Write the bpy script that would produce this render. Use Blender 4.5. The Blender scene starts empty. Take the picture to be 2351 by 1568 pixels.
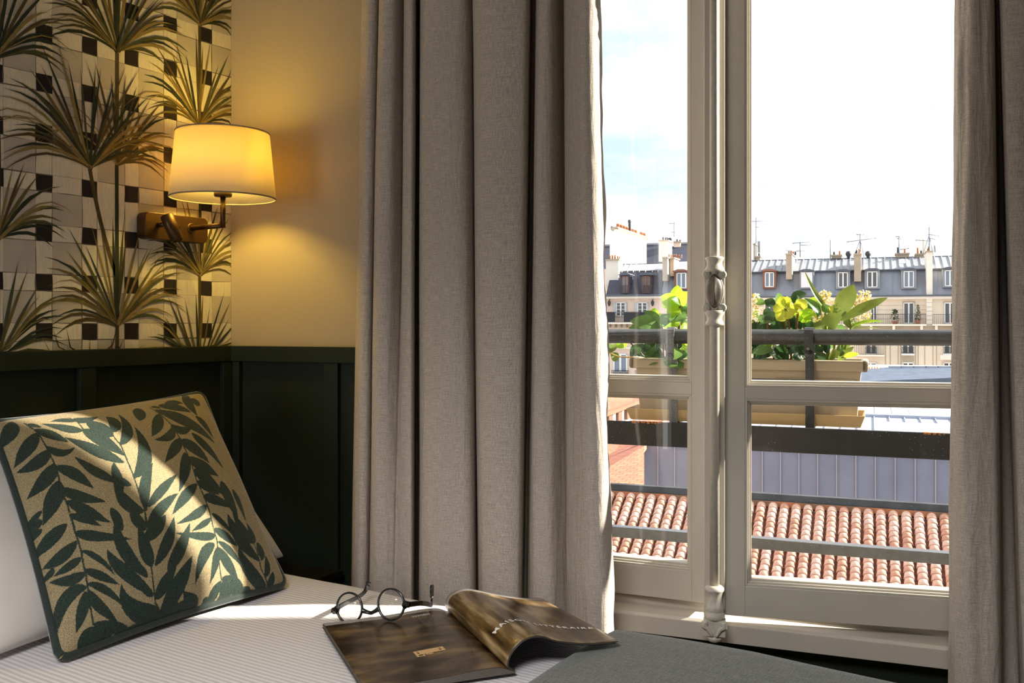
import bpy, bmesh, math, random
import numpy as np
from mathutils import Vector, Matrix, noise as mnoise

sc = bpy.context.scene
# ------------------------------------------------------------------ camera
EYE = 1.20
YAW = math.radians(32.5909)
cam_d = bpy.data.cameras.new('camera'); cam = bpy.data.objects.new('camera', cam_d)
sc.collection.objects.link(cam); sc.camera = cam
CAM = Vector((1.8998, -1.6340, EYE))
cam.location = CAM; cam.rotation_euler = (math.radians(90), 0, YAW)
cam_d.sensor_width = 36; cam_d.lens = 32.922; cam_d.shift_y = -44/2351; cam_d.clip_start = .02; cam_d.clip_end = 400
# ------------------------------------------------------------------ view
vs = sc.view_settings
vs.view_transform = 'Standard'; vs.look = 'None'; vs.gamma = 1; vs.use_curve_mapping = False; vs.exposure = 0.0
# ------------------------------------------------------------------ frames
WANG = math.radians(11.6746)                 # the window wall is not square to the headboard wall
FW = Matrix.Rotation(WANG, 4, 'Z'); FL = Matrix.Identity(4)
Wd = Vector((math.cos(WANG), math.sin(WANG), 0)); Nd = Vector((-math.sin(WANG), math.cos(WANG), 0))
# ------------------------------------------------------------------ sky
world = bpy.data.worlds.new('sky'); sc.world = world; world.use_nodes = True
nt = world.node_tree; nt.nodes.clear()
def N(t, kind, **kw):
    n = t.nodes.new(kind)
    for k, v in kw.items():
        if k.startswith('i_'): n.inputs[k[2:].replace('_', ' ')].default_value = v
        else: setattr(n, k, v)
    return n
tc = N(nt, 'ShaderNodeTexCoord'); mp = N(nt, 'ShaderNodeMapping'); mp.inputs['Scale'].default_value = (1.6, 1.6, 4.2)
nz = N(nt, 'ShaderNodeTexNoise'); nz.inputs['Scale'].default_value = 2.3; nz.inputs['Detail'].default_value = 7; nz.inputs['Roughness'].default_value = .58
rp = N(nt, 'ShaderNodeValToRGB')
rp.color_ramp.elements[0].position = .33; rp.color_ramp.elements[0].color = (.58, .73, .91, 1)
rp.color_ramp.elements[1].position = .56; rp.color_ramp.elements[1].color = (1.0, 1.0, 1.0, 1)
bg = N(nt, 'ShaderNodeBackground'); bg.inputs['Strength'].default_value = 1.4; wo = N(nt, 'ShaderNodeOutputWorld')
nt.links.new(tc.outputs['Generated'], mp.inputs['Vector']); nt.links.new(mp.outputs[0], nz.inputs['Vector'])
nt.links.new(nz.outputs['Fac'], rp.inputs[0]); nt.links.new(rp.outputs[0], bg.inputs[0]); nt.links.new(bg.outputs[0], wo.inputs[0])
# ------------------------------------------------------------------ sun: low, from beyond the window on the right
SUN_AZ, SUN_EL = math.radians(32.5), math.radians(27)
sd = Vector((math.cos(SUN_AZ)*math.cos(SUN_EL), math.sin(SUN_AZ)*math.cos(SUN_EL), math.sin(SUN_EL)))
sl = bpy.data.lights.new('sun', 'SUN'); sl.energy = 20.0; sl.angle = math.radians(1.0); sl.color = (1.0, .93, .82)
so = bpy.data.objects.new('sun', sl); sc.collection.objects.link(so); so.rotation_euler = (-sd).to_track_quat('-Z', 'Y').to_euler(); so.location = sd*30
# ------------------------------------------------------------------ room fill: two unseen area lights added, overhead and at the rear wall
def area(name, loc, aim, sx, sy, power, col):
    l = bpy.data.lights.new(name, 'AREA'); l.shape = 'RECTANGLE'; l.size = sx; l.size_y = sy; l.energy = power; l.color = col
    o = bpy.data.objects.new(name, l); sc.collection.objects.link(o); o.location = loc
    o.rotation_euler = (Vector(aim)-Vector(loc)).to_track_quat('-Z', 'Y').to_euler(); return o
cl = area('ceiling_fill_light', (1.75, -2.30, 2.60), (1.55, -1.75, 0), .9, .9, 53, (.98, .96, .97)); cl.data.spread = math.radians(100)  # added fill from above, no lamp is seen there
area('rear_fill_light', (.42, -3.74, 1.02), (.78, 0, .80), .72, 1.5, 13, (1.0, .97, .93))      # unseen fill light added to brighten the curtains
# ------------------------------------------------------------------ materials
MATS = {}
def mat(name, col, rough=.6, metal=0., spec=.5, noise=None, bump=None, transl=0., sheen=0., coat=0., col2=None, stretch=(1, 1, 1), coords='Object', emit=None):
    """noise=(scale, amount) varies the colour towards col2; bump=(scale, strength)"""
    if name in MATS: return MATS[name]
    m = bpy.data.materials.new(name); m.use_nodes = True; t = m.node_tree
    b = t.nodes['Principled BSDF']
    b.inputs['Base Color'].default_value = (*col, 1); b.inputs['Roughness'].default_value = rough; b.inputs['Metallic'].default_value = metal
    b.inputs['Specular IOR Level'].default_value = spec
    if sheen: b.inputs['Sheen Weight'].default_value = sheen; b.inputs['Sheen Roughness'].default_value = .4
    if coat: b.inputs['Coat Weight'].default_value = coat; b.inputs['Coat Roughness'].default_value = .1
    if emit: b.inputs['Emission Color'].default_value = (*emit[:3], 1); b.inputs['Emission Strength'].default_value = emit[3]
    if noise or bump:
        c = N(t, 'ShaderNodeTexCoord'); p = N(t, 'ShaderNodeMapping'); p.inputs['Scale'].default_value = stretch
        t.links.new(c.outputs[coords], p.inputs[0])
    if noise:
        n = N(t, 'ShaderNodeTexNoise'); n.inputs['Scale'].default_value = noise[0]; n.inputs['Detail'].default_value = 5
        t.links.new(p.outputs[0], n.inputs['Vector'])
        c2 = col2 or tuple(x*(1-noise[1]) for x in col)
        r = N(t, 'ShaderNodeValToRGB'); r.color_ramp.elements[0].position = .35; r.color_ramp.elements[1].position = .65
        r.color_ramp.elements[0].color = (*c2, 1); r.color_ramp.elements[1].color = (*col, 1)
        t.links.new(n.outputs['Fac'], r.inputs[0]); t.links.new(r.outputs[0], b.inputs['Base Color'])
    if bump:
        n2 = N(t, 'ShaderNodeTexNoise'); n2.inputs['Scale'].default_value = bump[0]; n2.inputs['Detail'].default_value = 4
        t.links.new(p.outputs[0], n2.inputs['Vector'])
        bm = N(t, 'ShaderNodeBump'); bm.inputs['Strength'].default_value = bump[1]; bm.inputs['Distance'].default_value = .004
        t.links.new(n2.outputs['Fac'], bm.inputs['Height']); t.links.new(bm.outputs[0], b.inputs['Normal'])
    if transl:
        tr = N(t, 'ShaderNodeBsdfTranslucent'); mx = N(t, 'ShaderNodeMixShader'); mx.inputs[0].default_value = transl
        src = b.inputs['Base Color'].links[0].from_socket if b.inputs['Base Color'].links else None
        if src: t.links.new(src, tr.inputs[0])
        else: tr.inputs[0].default_value = (*col, 1)
        o = t.nodes['Material Output']
        t.links.new(b.outputs[0], mx.inputs[1]); t.links.new(tr.outputs[0], mx.inputs[2]); t.links.new(mx.outputs[0], o.inputs[0])
    MATS[name] = m; return m
def S(r, g, b):           # sRGB 0-255 -> linear
    f = lambda x: (x/255/12.92 if x <= 10.3 else ((x/255+.055)/1.055)**2.4)
    return (f(r), f(g), f(b))
def glass_mat(name='window_glass', refl=1.0, dust=0.0):
    if name in MATS: return MATS[name]
    m = bpy.data.materials.new(name); m.use_nodes = True; t = m.node_tree; t.nodes.clear()
    ge = N(t, 'ShaderNodeNewGeometry'); dp = N(t, 'ShaderNodeVectorMath', operation='DOT_PRODUCT'); ab = N(t, 'ShaderNodeMath', operation='ABSOLUTE')
    t.links.new(ge.outputs['Normal'], dp.inputs[0]); t.links.new(ge.outputs['Incoming'], dp.inputs[1]); t.links.new(dp.outputs['Value'], ab.inputs[0])
    om = N(t, 'ShaderNodeMath', operation='SUBTRACT'); om.inputs[0].default_value = 1.0; t.links.new(ab.outputs[0], om.inputs[1])
    pw = N(t, 'ShaderNodeMath', operation='POWER'); pw.inputs[1].default_value = 5.0; t.links.new(om.outputs[0], pw.inputs[0])
    fr = N(t, 'ShaderNodeMath', operation='MULTIPLY_ADD'); fr.inputs[1].default_value = .96; fr.inputs[2].default_value = .04; t.links.new(pw.outputs[0], fr.inputs[0])
    tr = N(t, 'ShaderNodeBsdfTransparent'); tr.inputs[0].default_value = (.985, .99, .985, 1)
    gl = N(t, 'ShaderNodeBsdfGlossy'); gl.inputs['Roughness'].default_value = .01
    mu = N(t, 'ShaderNodeMath', operation='MULTIPLY'); mu.inputs[1].default_value = refl
    mx = N(t, 'ShaderNodeMixShader'); o = N(t, 'ShaderNodeOutputMaterial')
    t.links.new(fr.outputs[0], mu.inputs[0]); t.links.new(mu.outputs[0], mx.inputs[0])
    t.links.new(tr.outputs[0], mx.inputs[1]); t.links.new(gl.outputs[0], mx.inputs[2])
    last = mx
    if dust:                                   # specks of dust on the pane
        c = N(t, 'ShaderNodeTexCoord'); v = N(t, 'ShaderNodeTexVoronoi'); v.inputs['Scale'].default_value = 130
        nn = N(t, 'ShaderNodeTexNoise'); nn.inputs['Scale'].default_value = 9
        lt = N(t, 'ShaderNodeMath', operation='LESS_THAN'); lt.inputs[1].default_value = .085
        gt = N(t, 'ShaderNodeMath', operation='GREATER_THAN'); gt.inputs[1].default_value = .5
        m2 = N(t, 'ShaderNodeMath', operation='MULTIPLY'); m3 = N(t, 'ShaderNodeMath', operation='MULTIPLY'); m3.inputs[1].default_value = dust
        df = N(t, 'ShaderNodeBsdfDiffuse'); df.inputs[0].default_value = (.85, .85, .82, 1)
        mx2 = N(t, 'ShaderNodeMixShader')
        t.links.new(c.outputs['Object'], v.inputs['Vector']); t.links.new(c.outputs['Object'], nn.inputs['Vector'])
        t.links.new(v.outputs['Distance'], lt.inputs[0]); t.links.new(nn.outputs['Fac'], gt.inputs[0])
        t.links.new(lt.outputs[0], m2.inputs[0]); t.links.new(gt.outputs[0], m2.inputs[1]); t.links.new(m2.outputs[0], m3.inputs[0])
        t.links.new(m3.outputs[0], mx2.inputs[0]); t.links.new(mx.outputs[0], mx2.inputs[1]); t.links.new(df.outputs[0], mx2.inputs[2]); last = mx2
    t.links.new(last.outputs[0], o.inputs[0]); MATS[name] = m; return m
def fabric(name, c1, c2, warp, weft, bump=.25, rough=.9, transl=0., sheen=0., slub=.5, coords='UV', crinkle=0.):
    """woven cloth: fine threads both ways (threads per metre) with slubs, on UVs in metres"""
    if name in MATS: return MATS[name]
    m = bpy.data.materials.new(name); m.use_nodes = True; t = m.node_tree; b = t.nodes['Principled BSDF']
    b.inputs['Roughness'].default_value = rough; b.inputs['Specular IOR Level'].default_value = .2
    if sheen: b.inputs['Sheen Weight'].default_value = sheen
    c = N(t, 'ShaderNodeTexCoord')
    hs = []
    for st in ((warp, warp*.06, 1), (weft*.05, weft, 1), (warp*.5, weft*.5, 1)):
        p = N(t, 'ShaderNodeMapping'); p.inputs['Scale'].default_value = st
        n = N(t, 'ShaderNodeTexNoise'); n.inputs['Scale'].default_value = 1; n.inputs['Detail'].default_value = 2; n.inputs['Roughness'].default_value = .6
        t.links.new(c.outputs[coords], p.inputs[0]); t.links.new(p.outputs[0], n.inputs['Vector']); hs.append(n)
    a = N(t, 'ShaderNodeMath', operation='ADD'); a2 = N(t, 'ShaderNodeMath', operation='ADD'); a3 = N(t, 'ShaderNodeMath', operation='MULTIPLY'); a3.inputs[1].default_value = .3333
    t.links.new(hs[0].outputs['Fac'], a.inputs[0]); t.links.new(hs[1].outputs['Fac'], a.inputs[1])
    t.links.new(a.outputs[0], a2.inputs[0]); t.links.new(hs[2].outputs['Fac'], a2.inputs[1]); t.links.new(a2.outputs[0], a3.inputs[0])
    r = N(t, 'ShaderNodeValToRGB'); r.color_ramp.elements[0].position = .5-.16*slub-.02; r.color_ramp.elements[1].position = .5+.16*slub+.02
    r.color_ramp.elements[0].color = (*c1, 1); r.color_ramp.elements[1].color = (*c2, 1)
    t.links.new(a3.outputs[0], r.inputs[0]); t.links.new(r.outputs[0], b.inputs['Base Color'])
    bp = N(t, 'ShaderNodeBump'); bp.inputs['Strength'].default_value = bump; bp.inputs['Distance'].default_value = .002
    t.links.new(a3.outputs[0], bp.inputs['Height']); t.links.new(bp.outputs[0], b.inputs['Normal'])
    if crinkle:                               # long soft creases running down the cloth
        p = N(t, 'ShaderNodeMapping'); p.inputs['Scale'].default_value = (55, 9, 1); n = N(t, 'ShaderNodeTexNoise'); n.inputs['Scale'].default_value = 1; n.inputs['Detail'].default_value = 3; n.inputs['Distortion'].default_value = .6
        b2 = N(t, 'ShaderNodeBump'); b2.inputs['Strength'].default_value = crinkle; b2.inputs['Distance'].default_value = .012
        t.links.new(c.outputs[coords], p.inputs[0]); t.links.new(p.outputs[0], n.inputs['Vector']); t.links.new(n.outputs['Fac'], b2.inputs['Height']); t.links.new(b2.outputs[0], bp.inputs['Normal'])
    if transl:
        tr = N(t, 'ShaderNodeBsdfTranslucent'); t.links.new(r.outputs[0], tr.inputs[0]); mx = N(t, 'ShaderNodeMixShader'); mx.inputs[0].default_value = transl
        t.links.new(b.outputs[0], mx.inputs[1]); t.links.new(tr.outputs[0], mx.inputs[2]); t.links.new(mx.outputs[0], t.nodes['Material Output'].inputs[0])
    MATS[name] = m; return m
# ------------------------------------------------------------------ mesh helper
WORLD = {}
class MB:
    def __init__(s): s.v = []; s.f = []; s.m = []; s.uv = {}; s.sm = []
    def add(s, vs, fs, m=0, smooth=False, M=None, uvs=None):
        o = len(s.v)
        for i, p in enumerate(vs):
            p = Vector(p); s.v.append(tuple(M @ p) if M is not None else tuple(p))
            if uvs is not None: s.uv[o+i] = uvs[i]
        for f in fs: s.f.append(tuple(o+i for i in f)); s.m.append(m); s.sm.append(smooth)
        return s
    def box(s, x0, x1, y0, y1, z0, z1, m=0, M=None):
        if x0 > x1: x0, x1 = x1, x0
        if y0 > y1: y0, y1 = y1, y0
        if z0 > z1: z0, z1 = z1, z0
        return s.add([(x0,y0,z0),(x1,y0,z0),(x1,y1,z0),(x0,y1,z0),(x0,y0,z1),(x1,y0,z1),(x1,y1,z1),(x0,y1,z1)],
                     [(0,3,2,1),(4,5,6,7),(0,1,5,4),(1,2,6,5),(2,3,7,6),(3,0,4,7)], m, False, M)
    def quad(s, a, b, c, d, m=0, M=None): return s.add([a,b,c,d], [(0,1,2,3)], m, False, M)
    def prism(s, poly, h0, h1, axis='z', m=0, M=None, smooth=False):
        """poly: 2-D outline counter-clockwise; extruded along axis"""
        def P(a, b, h): return {'z': (a,b,h), 'y': (a,h,b), 'x': (h,a,b)}[axis]
        n = len(poly); vs = [P(a,b,h0) for a,b in poly]+[P(a,b,h1) for a,b in poly]
        fs = [tuple(range(n))[::-1], tuple(range(n, 2*n))]+[(i,(i+1)%n,n+(i+1)%n,n+i) for i in range(n)]
        return s.add(vs, fs, m, smooth, M)
    def tube(s, pts, r, seg=8, m=0, M=None, cap=True, smooth=True, flat=None):
        pts = [Vector(p) for p in pts]; n = len(pts); rs = r if isinstance(r, (list, tuple)) else [r]*n
        vs = []; up0 = None
        for i, p in enumerate(pts):
            d = (pts[min(i+1,n-1)]-pts[max(i-1,0)]).normalized()
            if up0 is None: up0 = Vector((0,0,1)) if abs(d.z) < .9 else Vector((1,0,0))
            a = d.cross(up0).normalized(); b = a.cross(d).normalized(); up0 = b
            for k in range(seg):
                t = 2*math.pi*k/seg; fx = 1 if flat is None else flat
                vs.append(p+rs[i]*(a*math.cos(t)+b*math.sin(t)*fx))
        fs = [(i*seg+k, i*seg+(k+1)%seg, (i+1)*seg+(k+1)%seg, (i+1)*seg+k) for i in range(n-1) for k in range(seg)]
        if cap: fs += [tuple(range(seg))[::-1], tuple((n-1)*seg+k for k in range(seg))]
        return s.add(vs, fs, m, smooth, M)
    def lathe(s, prof, c=(0,0,0), seg=24, m=0, M=None, smooth=True, cap=True):
        vs = [(c[0]+r*math.cos(2*math.pi*k/seg), c[1]+r*math.sin(2*math.pi*k/seg), c[2]+z) for r, z in prof for k in range(seg)]
        n = len(prof)
        fs = [(i*seg+k, i*seg+(k+1)%seg, (i+1)*seg+(k+1)%seg, (i+1)*seg+k) for i in range(n-1) for k in range(seg)]
        if cap: fs += [tuple(range(seg))[::-1], tuple((n-1)*seg+k for k in range(seg))]
        return s.add(vs, fs, m, smooth, M)
    def grid(s, fn, nu, nv, m=0, M=None, smooth=True, closed_u=False, uvfn=None, flip=False):
        vs = []; uvs = []
        for j in range(nv+1):
            for i in range(nu+(0 if closed_u else 1)):
                vs.append(fn(i/nu, j/nv)); uvs.append(uvfn(i/nu, j/nv) if uvfn else (i/nu, j/nv))
        w = nu if closed_u else nu+1; fs = []
        for j in range(nv):
            for i in range(nu):
                a, b = j*w+i, j*w+(i+1) % w if closed_u else j*w+i+1
                q = (a, b, b+w, a+w); fs.append(q[::-1] if flip else q)
        return s.add(vs, fs, m, smooth, M, uvs)
    def build(s, name, mats, parent=None, fr=FL, label=None, cat=None, group=None, kind=None, bevel=0, solid=0, sub=0, weld=False, auto=False):
        me = bpy.data.meshes.new(name); me.from_pydata([tuple(p) for p in s.v], [], s.f); me.update()
        mats = mats if isinstance(mats, (list, tuple)) else [mats]
        for q in mats: me.materials.append(q)
        me.polygons.foreach_set('material_index', s.m); me.polygons.foreach_set('use_smooth', s.sm)
        if s.uv:
            ul = me.uv_layers.new(name='UVMap'); li = np.empty(len(me.loops), dtype=np.int32); me.loops.foreach_get('vertex_index', li)
            uva = np.zeros((len(s.v), 2), dtype=np.float32)
            for k, q in s.uv.items(): uva[k] = q
            ul.data.foreach_set('uv', uva[li].ravel())
        return link(name, me, parent, fr, label, cat, group, kind, bevel, solid, sub)
def link(name, me, parent=None, fr=FL, label=None, cat=None, group=None, kind=None, bevel=0, solid=0, sub=0):
    o = bpy.data.objects.new(name, me); sc.collection.objects.link(o)
    if parent is not None:
        o.parent = parent; o.matrix_parent_inverse = WORLD[parent.name].inverted()
    o.matrix_basis = fr; WORLD[o.name] = fr.copy()
    if solid:
        q = o.modifiers.new('thick', 'SOLIDIFY'); q.thickness = solid; q.offset = 0
    if bevel:
        q = o.modifiers.new('bevel', 'BEVEL'); q.width = bevel; q.segments = 2; q.limit_method = 'ANGLE'; q.angle_limit = math.radians(40)
    if sub:
        q = o.modifiers.new('sub', 'SUBSURF'); q.levels = sub; q.render_levels = sub
    tag(o, label, cat, group, kind); return o
def tag(o, label=None, cat=None, group=None, kind=None):
    for k, v in (('label', label), ('category', cat), ('group', group), ('kind', kind)):
        if v: o[k] = v
    return o
def thing(name, label, cat, loc, fr=FL, group=None, kind=None):
    o = bpy.data.objects.new(name, None); sc.collection.objects.link(o); o.empty_display_size = .05
    Mx = fr @ Matrix.Translation(Vector(loc)); o.matrix_basis = Mx; WORLD[o.name] = Mx.copy()
    return tag(o, label, cat, group, kind)
def cr(pts, n):                       # Catmull-Rom through points, n samples a span
    pts = [Vector(p) for p in pts]; P = [pts[0]*2-pts[1]]+pts+[pts[-1]*2-pts[-2]]; out = []
    for i in range(1, len(P)-2):
        a, b, c, d = P[i-1:i+3]
        for k in range(n):
            t = k/n; out.append(.5*((2*b)+(c-a)*t+(2*a-5*b+4*c-d)*t*t+(3*b-a-3*c+d)*t**3))
    return out+[pts[-1]]
# ---- where a line of sight meets a plane parallel to the window wall (n metres beyond it)
_F = Vector((-math.sin(YAW), math.cos(YAW), 0)); _R = Vector((math.cos(YAW), math.sin(YAW), 0))
def wp(u, v, n):
    d = _F+(u-1175.5)/2150*_R+(740-v)/2150*Vector((0,0,1)); t = (n-CAM.dot(Nd))/d.dot(Nd); p = CAM+t*d
    return p.dot(Wd), p.z
# ================================================================== ROOM SHELL
CEIL = 2.66
GREEN = mat('wainscot_paint', S(28, 36, 24), rough=.62, spec=.3, noise=(60, .08), bump=(220, .05))
BEIGE = mat('wall_paint', S(186, 168, 138), rough=.85, bump=(160, .06))
WHITEP = mat('plaster_white', (.78, .76, .72), rough=.9, bump=(120, .05))
FRAMEW = mat('window_paint', S(200, 192, 178), rough=.42, noise=(14, .04), bump=(70, .06))
FLOORM = mat('floor_wood', S(120, 88, 60), rough=.5, noise=(9, .35), stretch=(1, 12, 1))

wl = MB().box(-.12, 0, -3.8, .03, 0, CEIL).build('wall_left', WHITEP, kind='structure')
WS0, WS1, WZ0, WZ1, WT = .600, 2.16, .535, 2.45, .09
m = MB()
m.box(-.03, WS0, 0, WT, 0, CEIL); m.box(WS1, 3.3, 0, WT, 0, CEIL); m.box(WS0, WS1, 0, WT, 0, WZ0); m.box(WS0, WS1, 0, WT, WZ1, CEIL)
ww = m.build('wall_window', BEIGE, fr=FW, kind='structure')
WALLD = mat('wall_deep_green', S(74, 80, 66), rough=.8, bump=(120, .05))
MB().box(3.10, 3.22, -3.8, .62, 0, CEIL).build('wall_right', WALLD, kind='structure')
m = MB(); m.box(-.12, .04, -3.92, -3.8, 0, CEIL); m.box(.80, 3.22, -3.92, -3.8, 0, CEIL); m.box(.04, .80, -3.92, -3.8, 0, .25); m.box(.04, .80, -3.92, -3.8, 1.80, CEIL)  # opening made to go with the added rear fill light
m.build('wall_rear', WALLD, kind='structure')
MB().box(-.2, 3.3, -3.92, .75, -.1, 0).build('floor', FLOORM, kind='structure')
MB().box(-.2, 3.3, -3.92, .75, CEIL, CEIL+.1).build('ceiling', WHITEP, kind='structure')
# ---- wainscot: field board, rails and stiles, all dark green
ZT, ZR = 1.1400, 1.1012
def wains(wall, fr, horiz, toward, ends):
    """horiz: list of stile intervals along the wall; toward(a0,a1,d0,d1,z0,z1) adds a box"""
    toward(ends[0], ends[1], .0, .020, ZR, ZT).build('wainscot_rail', GREEN, wall, fr, bevel=.0012)
    toward(ends[0], ends[1], .0, .020, 0, .14).build('wainscot_rail', GREEN, wall, fr, bevel=.0012)
    for a0, a1 in horiz: toward(a0, a1, .0, .0185, .14, ZR).build('wainscot_stile', GREEN, wall, fr, bevel=.0012)
    hs = sorted(horiz)
    for (a, b), (c, d) in zip(hs[:-1], hs[1:]):
        if c-b > .05: toward(b, c, .0, .005, .14, ZR).build('wainscot_panel', GREEN, wall, fr)
left_st = [(-.0389-.0005, -.0005)]+[(-.4278-.389*k, -.3895-.389*k) for k in range(9)]
wains(wl, FL, left_st, lambda a0, a1, d0, d1, z0, z1: MB().box(d0, d1, a0, a1, z0, z1), (-3.79, -.0005))
win_st = [(.019, .0389), (.2869, .3262), (.560, .5995)]
wains(ww, FW, win_st, lambda a0, a1, d0, d1, z0, z1: MB().box(a0, a1, -d0, -d1, z0, z1), (.0045, .600))
# below the window and to its right
mm = MB().box(.600, 3.12, 0, -.012, 0, .5455); mm.box(2.20, 3.12, 0, -.016, .5455, ZT); mm.build('wainscot_panel', GREEN, ww, FW)

# ---- wallpaper: painted weave of cream, grey and black patches with fan palms printed over it
rng = random.Random(4)
WP_LINE = mat('print_joint', S(120, 108, 98), rough=.9)
WP_CREAM = mat('print_cream', S(236, 226, 206), rough=.9, noise=(34, .13), stretch=(1, 6, 1))
WP_GREY = mat('print_grey', S(202, 192, 178), rough=.9, noise=(22, .10))
WP_BLACK = mat('print_black', S(34, 27, 27), rough=.9)
WP_G = [mat('print_olive', S(112, 100, 52), rough=.9, noise=(60, .25)), mat('print_dark_green', S(44, 52, 34), rough=.9, noise=(60, .2)),
        mat('print_brown', S(86, 72, 40), rough=.9, noise=(60, .25)), mat('print_straw', S(148, 128, 76), rough=.9, noise=(60, .2)), mat('print_moss', S(78, 80, 44), rough=.9, noise=(60, .2))]
m = MB(); X0 = .0008
m.quad((X0, -3.79, ZT), (X0, -.0005, ZT), (X0, -.0005, CEIL-.002), (X0, -3.79, CEIL-.002), 0)
PIT = .1050; SQ = .0365
def cell(y0, y1, z0, z1, mi, x, jit):
    if z1 < ZT+.001: return
    j = lambda: rng.uniform(-jit, jit)
    lo = ZT+.0005; hi = CEIL-.003
    c = [(y0+j(), z0+j()), (y1+j(), z0+j()), (y1+j(), z1+j()), (y0+j(), z1+j())]
    # one extra point an edge so the brush edges wander
    pts = []
    for (a, b), (e, f) in zip(c, c[1:]+c[:1]):
        pts += [(a, b), ((a+e)/2+j()*.8, (b+f)/2+j()*.8)]
    pts = [(min(max(a, -3.79), -.0006), min(max(b, lo), hi)) for a, b in pts]
    m.add([(x, a, b) for a, b in pts], [tuple(range(8))], mi)
for i in range(-1, 36):
    yc = -.0795-PIT*i-(.0 if i < 99 else 0)
    for k in range(-1, 15):
        zc = 1.1795+PIT*1.0*k
        g = .0006
        cell(yc-SQ/2+g, yc+SQ/2-g, zc-SQ/2+g, zc+SQ/2-g, 3, .0012, .0013)                         # black crossing
        cell(yc-SQ/2+g, yc+SQ/2-g, zc+SQ/2+g, zc+PIT-SQ/2-g, 1, .0011, .0012)                      # cream upright strip
        cell(yc-PIT+SQ/2+g, yc-SQ/2-g, zc-SQ/2+g, zc+SQ/2-g, 1, .0011, .0014)                      # cream level strip
        cell(yc-PIT+SQ/2+g, yc-SQ/2-g, zc+SQ/2+g, zc+PIT-SQ/2-g, 2 if (i*7+k*3) % 5 else 1, .0010, .0008)   # grey field
layer = [.0016]
def ribbon(pts, ws, mi):
    x = layer[0]; layer[0] = .0016+((layer[0]-.0016+.00002) % .0016)
    vs = []; n = len(pts)
    for i, (a, b) in enumerate(pts):
        p, q = pts[max(i-1, 0)], pts[min(i+1, n-1)]; dx, dz = q[0]-p[0], q[1]-p[1]; l = math.hypot(dx, dz) or 1
        nx, nz = -dz/l, dx/l
        for sg in (-1, 1): vs.append((x, a+sg*nx*ws[i]/2, b+sg*nz*ws[i]/2))
    # keep the print on the paper
    for i in range(n-1):
        q = [vs[2*i], vs[2*i+1], vs[2*i+3], vs[2*i+2]]
        if all(p[2] > CEIL-.004 or p[2] < ZT+.001 or p[1] > -.001 for p in q): continue
        q = [(p[0], min(max(p[1], -3.78), -.0007), min(max(p[2], ZT+.0006), CEIL-.003)) for p in q]
        m.add(q, [(0, 1, 3, 2) if False else (0, 1, 2, 3)], mi)
def blade(cy, cz, ang, L, w, mi, sag):
    pts = []; ws = []
    for k in range(7):
        t = k/6; r = L*t
        a = ang; yy = cy+math.cos(a)*r; zz = cz+math.sin(a)*r
        zz += sag*L*(math.sin(math.pi*min(t*.9, 1))*.16-.30*max(0, t-.55)**1.5)*abs(math.cos(a))
        pts.append((yy, zz)); ws.append(w*(.38+1.0*math.sin(math.pi*min(1, .12+.62*t))*.62)*(1 if t < .62 else max(0.02, (1-t)/.38)))
    ribbon(pts, ws, mi)
def palm(cy, cz, size, n=30, spread=(-4, 184)):
    for q in range(n):
        f = (q+rng.uniform(-.3, .3))/(n-1); a = math.radians(spread[0]+(spread[1]-spread[0])*f)
        up = math.sin(a); L = size*(.74+.30*max(0, up))*rng.uniform(.78, 1.06)
        blade(cy+rng.uniform(-.004, .004), cz+rng.uniform(-.002, .006), a, L, rng.uniform(.0050, .0082), 4+rng.choice((0, 1, 1, 2, 2, 3, 4)), 1.0 if up < .75 else .3)
    for q in range(5):                       # thin dry threads
        a = math.radians(rng.choice((rng.uniform(0, 40), rng.uniform(140, 180)))); blade(cy, cz, a, size*rng.uniform(.7, 1.1), .0026, 7, 1.6)
def stem(p, q, r, w, mi): ribbon([(p[0]+(q[0]-p[0])*t+r*math.sin(math.pi*t), p[1]+(q[1]-p[1])*t) for t in [k/8 for k in range(9)]], [w]*9, mi)
for kx in range(-7, 1):
    for kz in range(-1, 3):
        oy, oz = .4985*kx, .6200*kz+(.053 if kx == -1 else .02*kx if kx < -1 else 0)
        cz1, cz2 = 1.3153+oz, 1.6843+oz
        stem((-.099+oy, cz1), (-.098+oy, cz1-.26), .0, .0085, 6); stem((-.102+oy, cz2), (-.099+oy, cz1), .003, .0085, 5)
        stem((-.3948+oy, 1.5385+oz), (-.327+oy, 1.30+oz), -.006, .0095, 6); stem((-.3281+oy, 1.5575+oz), (-.327+oy, 1.192+oz), .0, .0095, 5)
        stem((-.327+oy, 1.192+oz), (-.328+oy, .94+oz), 0, .0095, 6)
        palm(-.0994+oy, cz1, .195, 26); palm(-.102+oy, cz2, .215, 26)
        palm(-.327+oy, 1.1921+oz, .235, 30); palm(-.3281+oy, 1.5575+oz, .215, 18, (-6, 110)); palm(-.3948+oy, 1.5385+oz, .265, 30, (8, 188))
m.build('wallpaper', [WP_LINE, WP_CREAM, WP_GREY, WP_BLACK]+WP_G, wl, kind='stuff')

# ================================================================== WINDOW
win = thing('window_1', 'white double casement window standing slightly ajar between the grey curtains', None, (1.25, .02, WZ0), FW, kind='structure')
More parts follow.
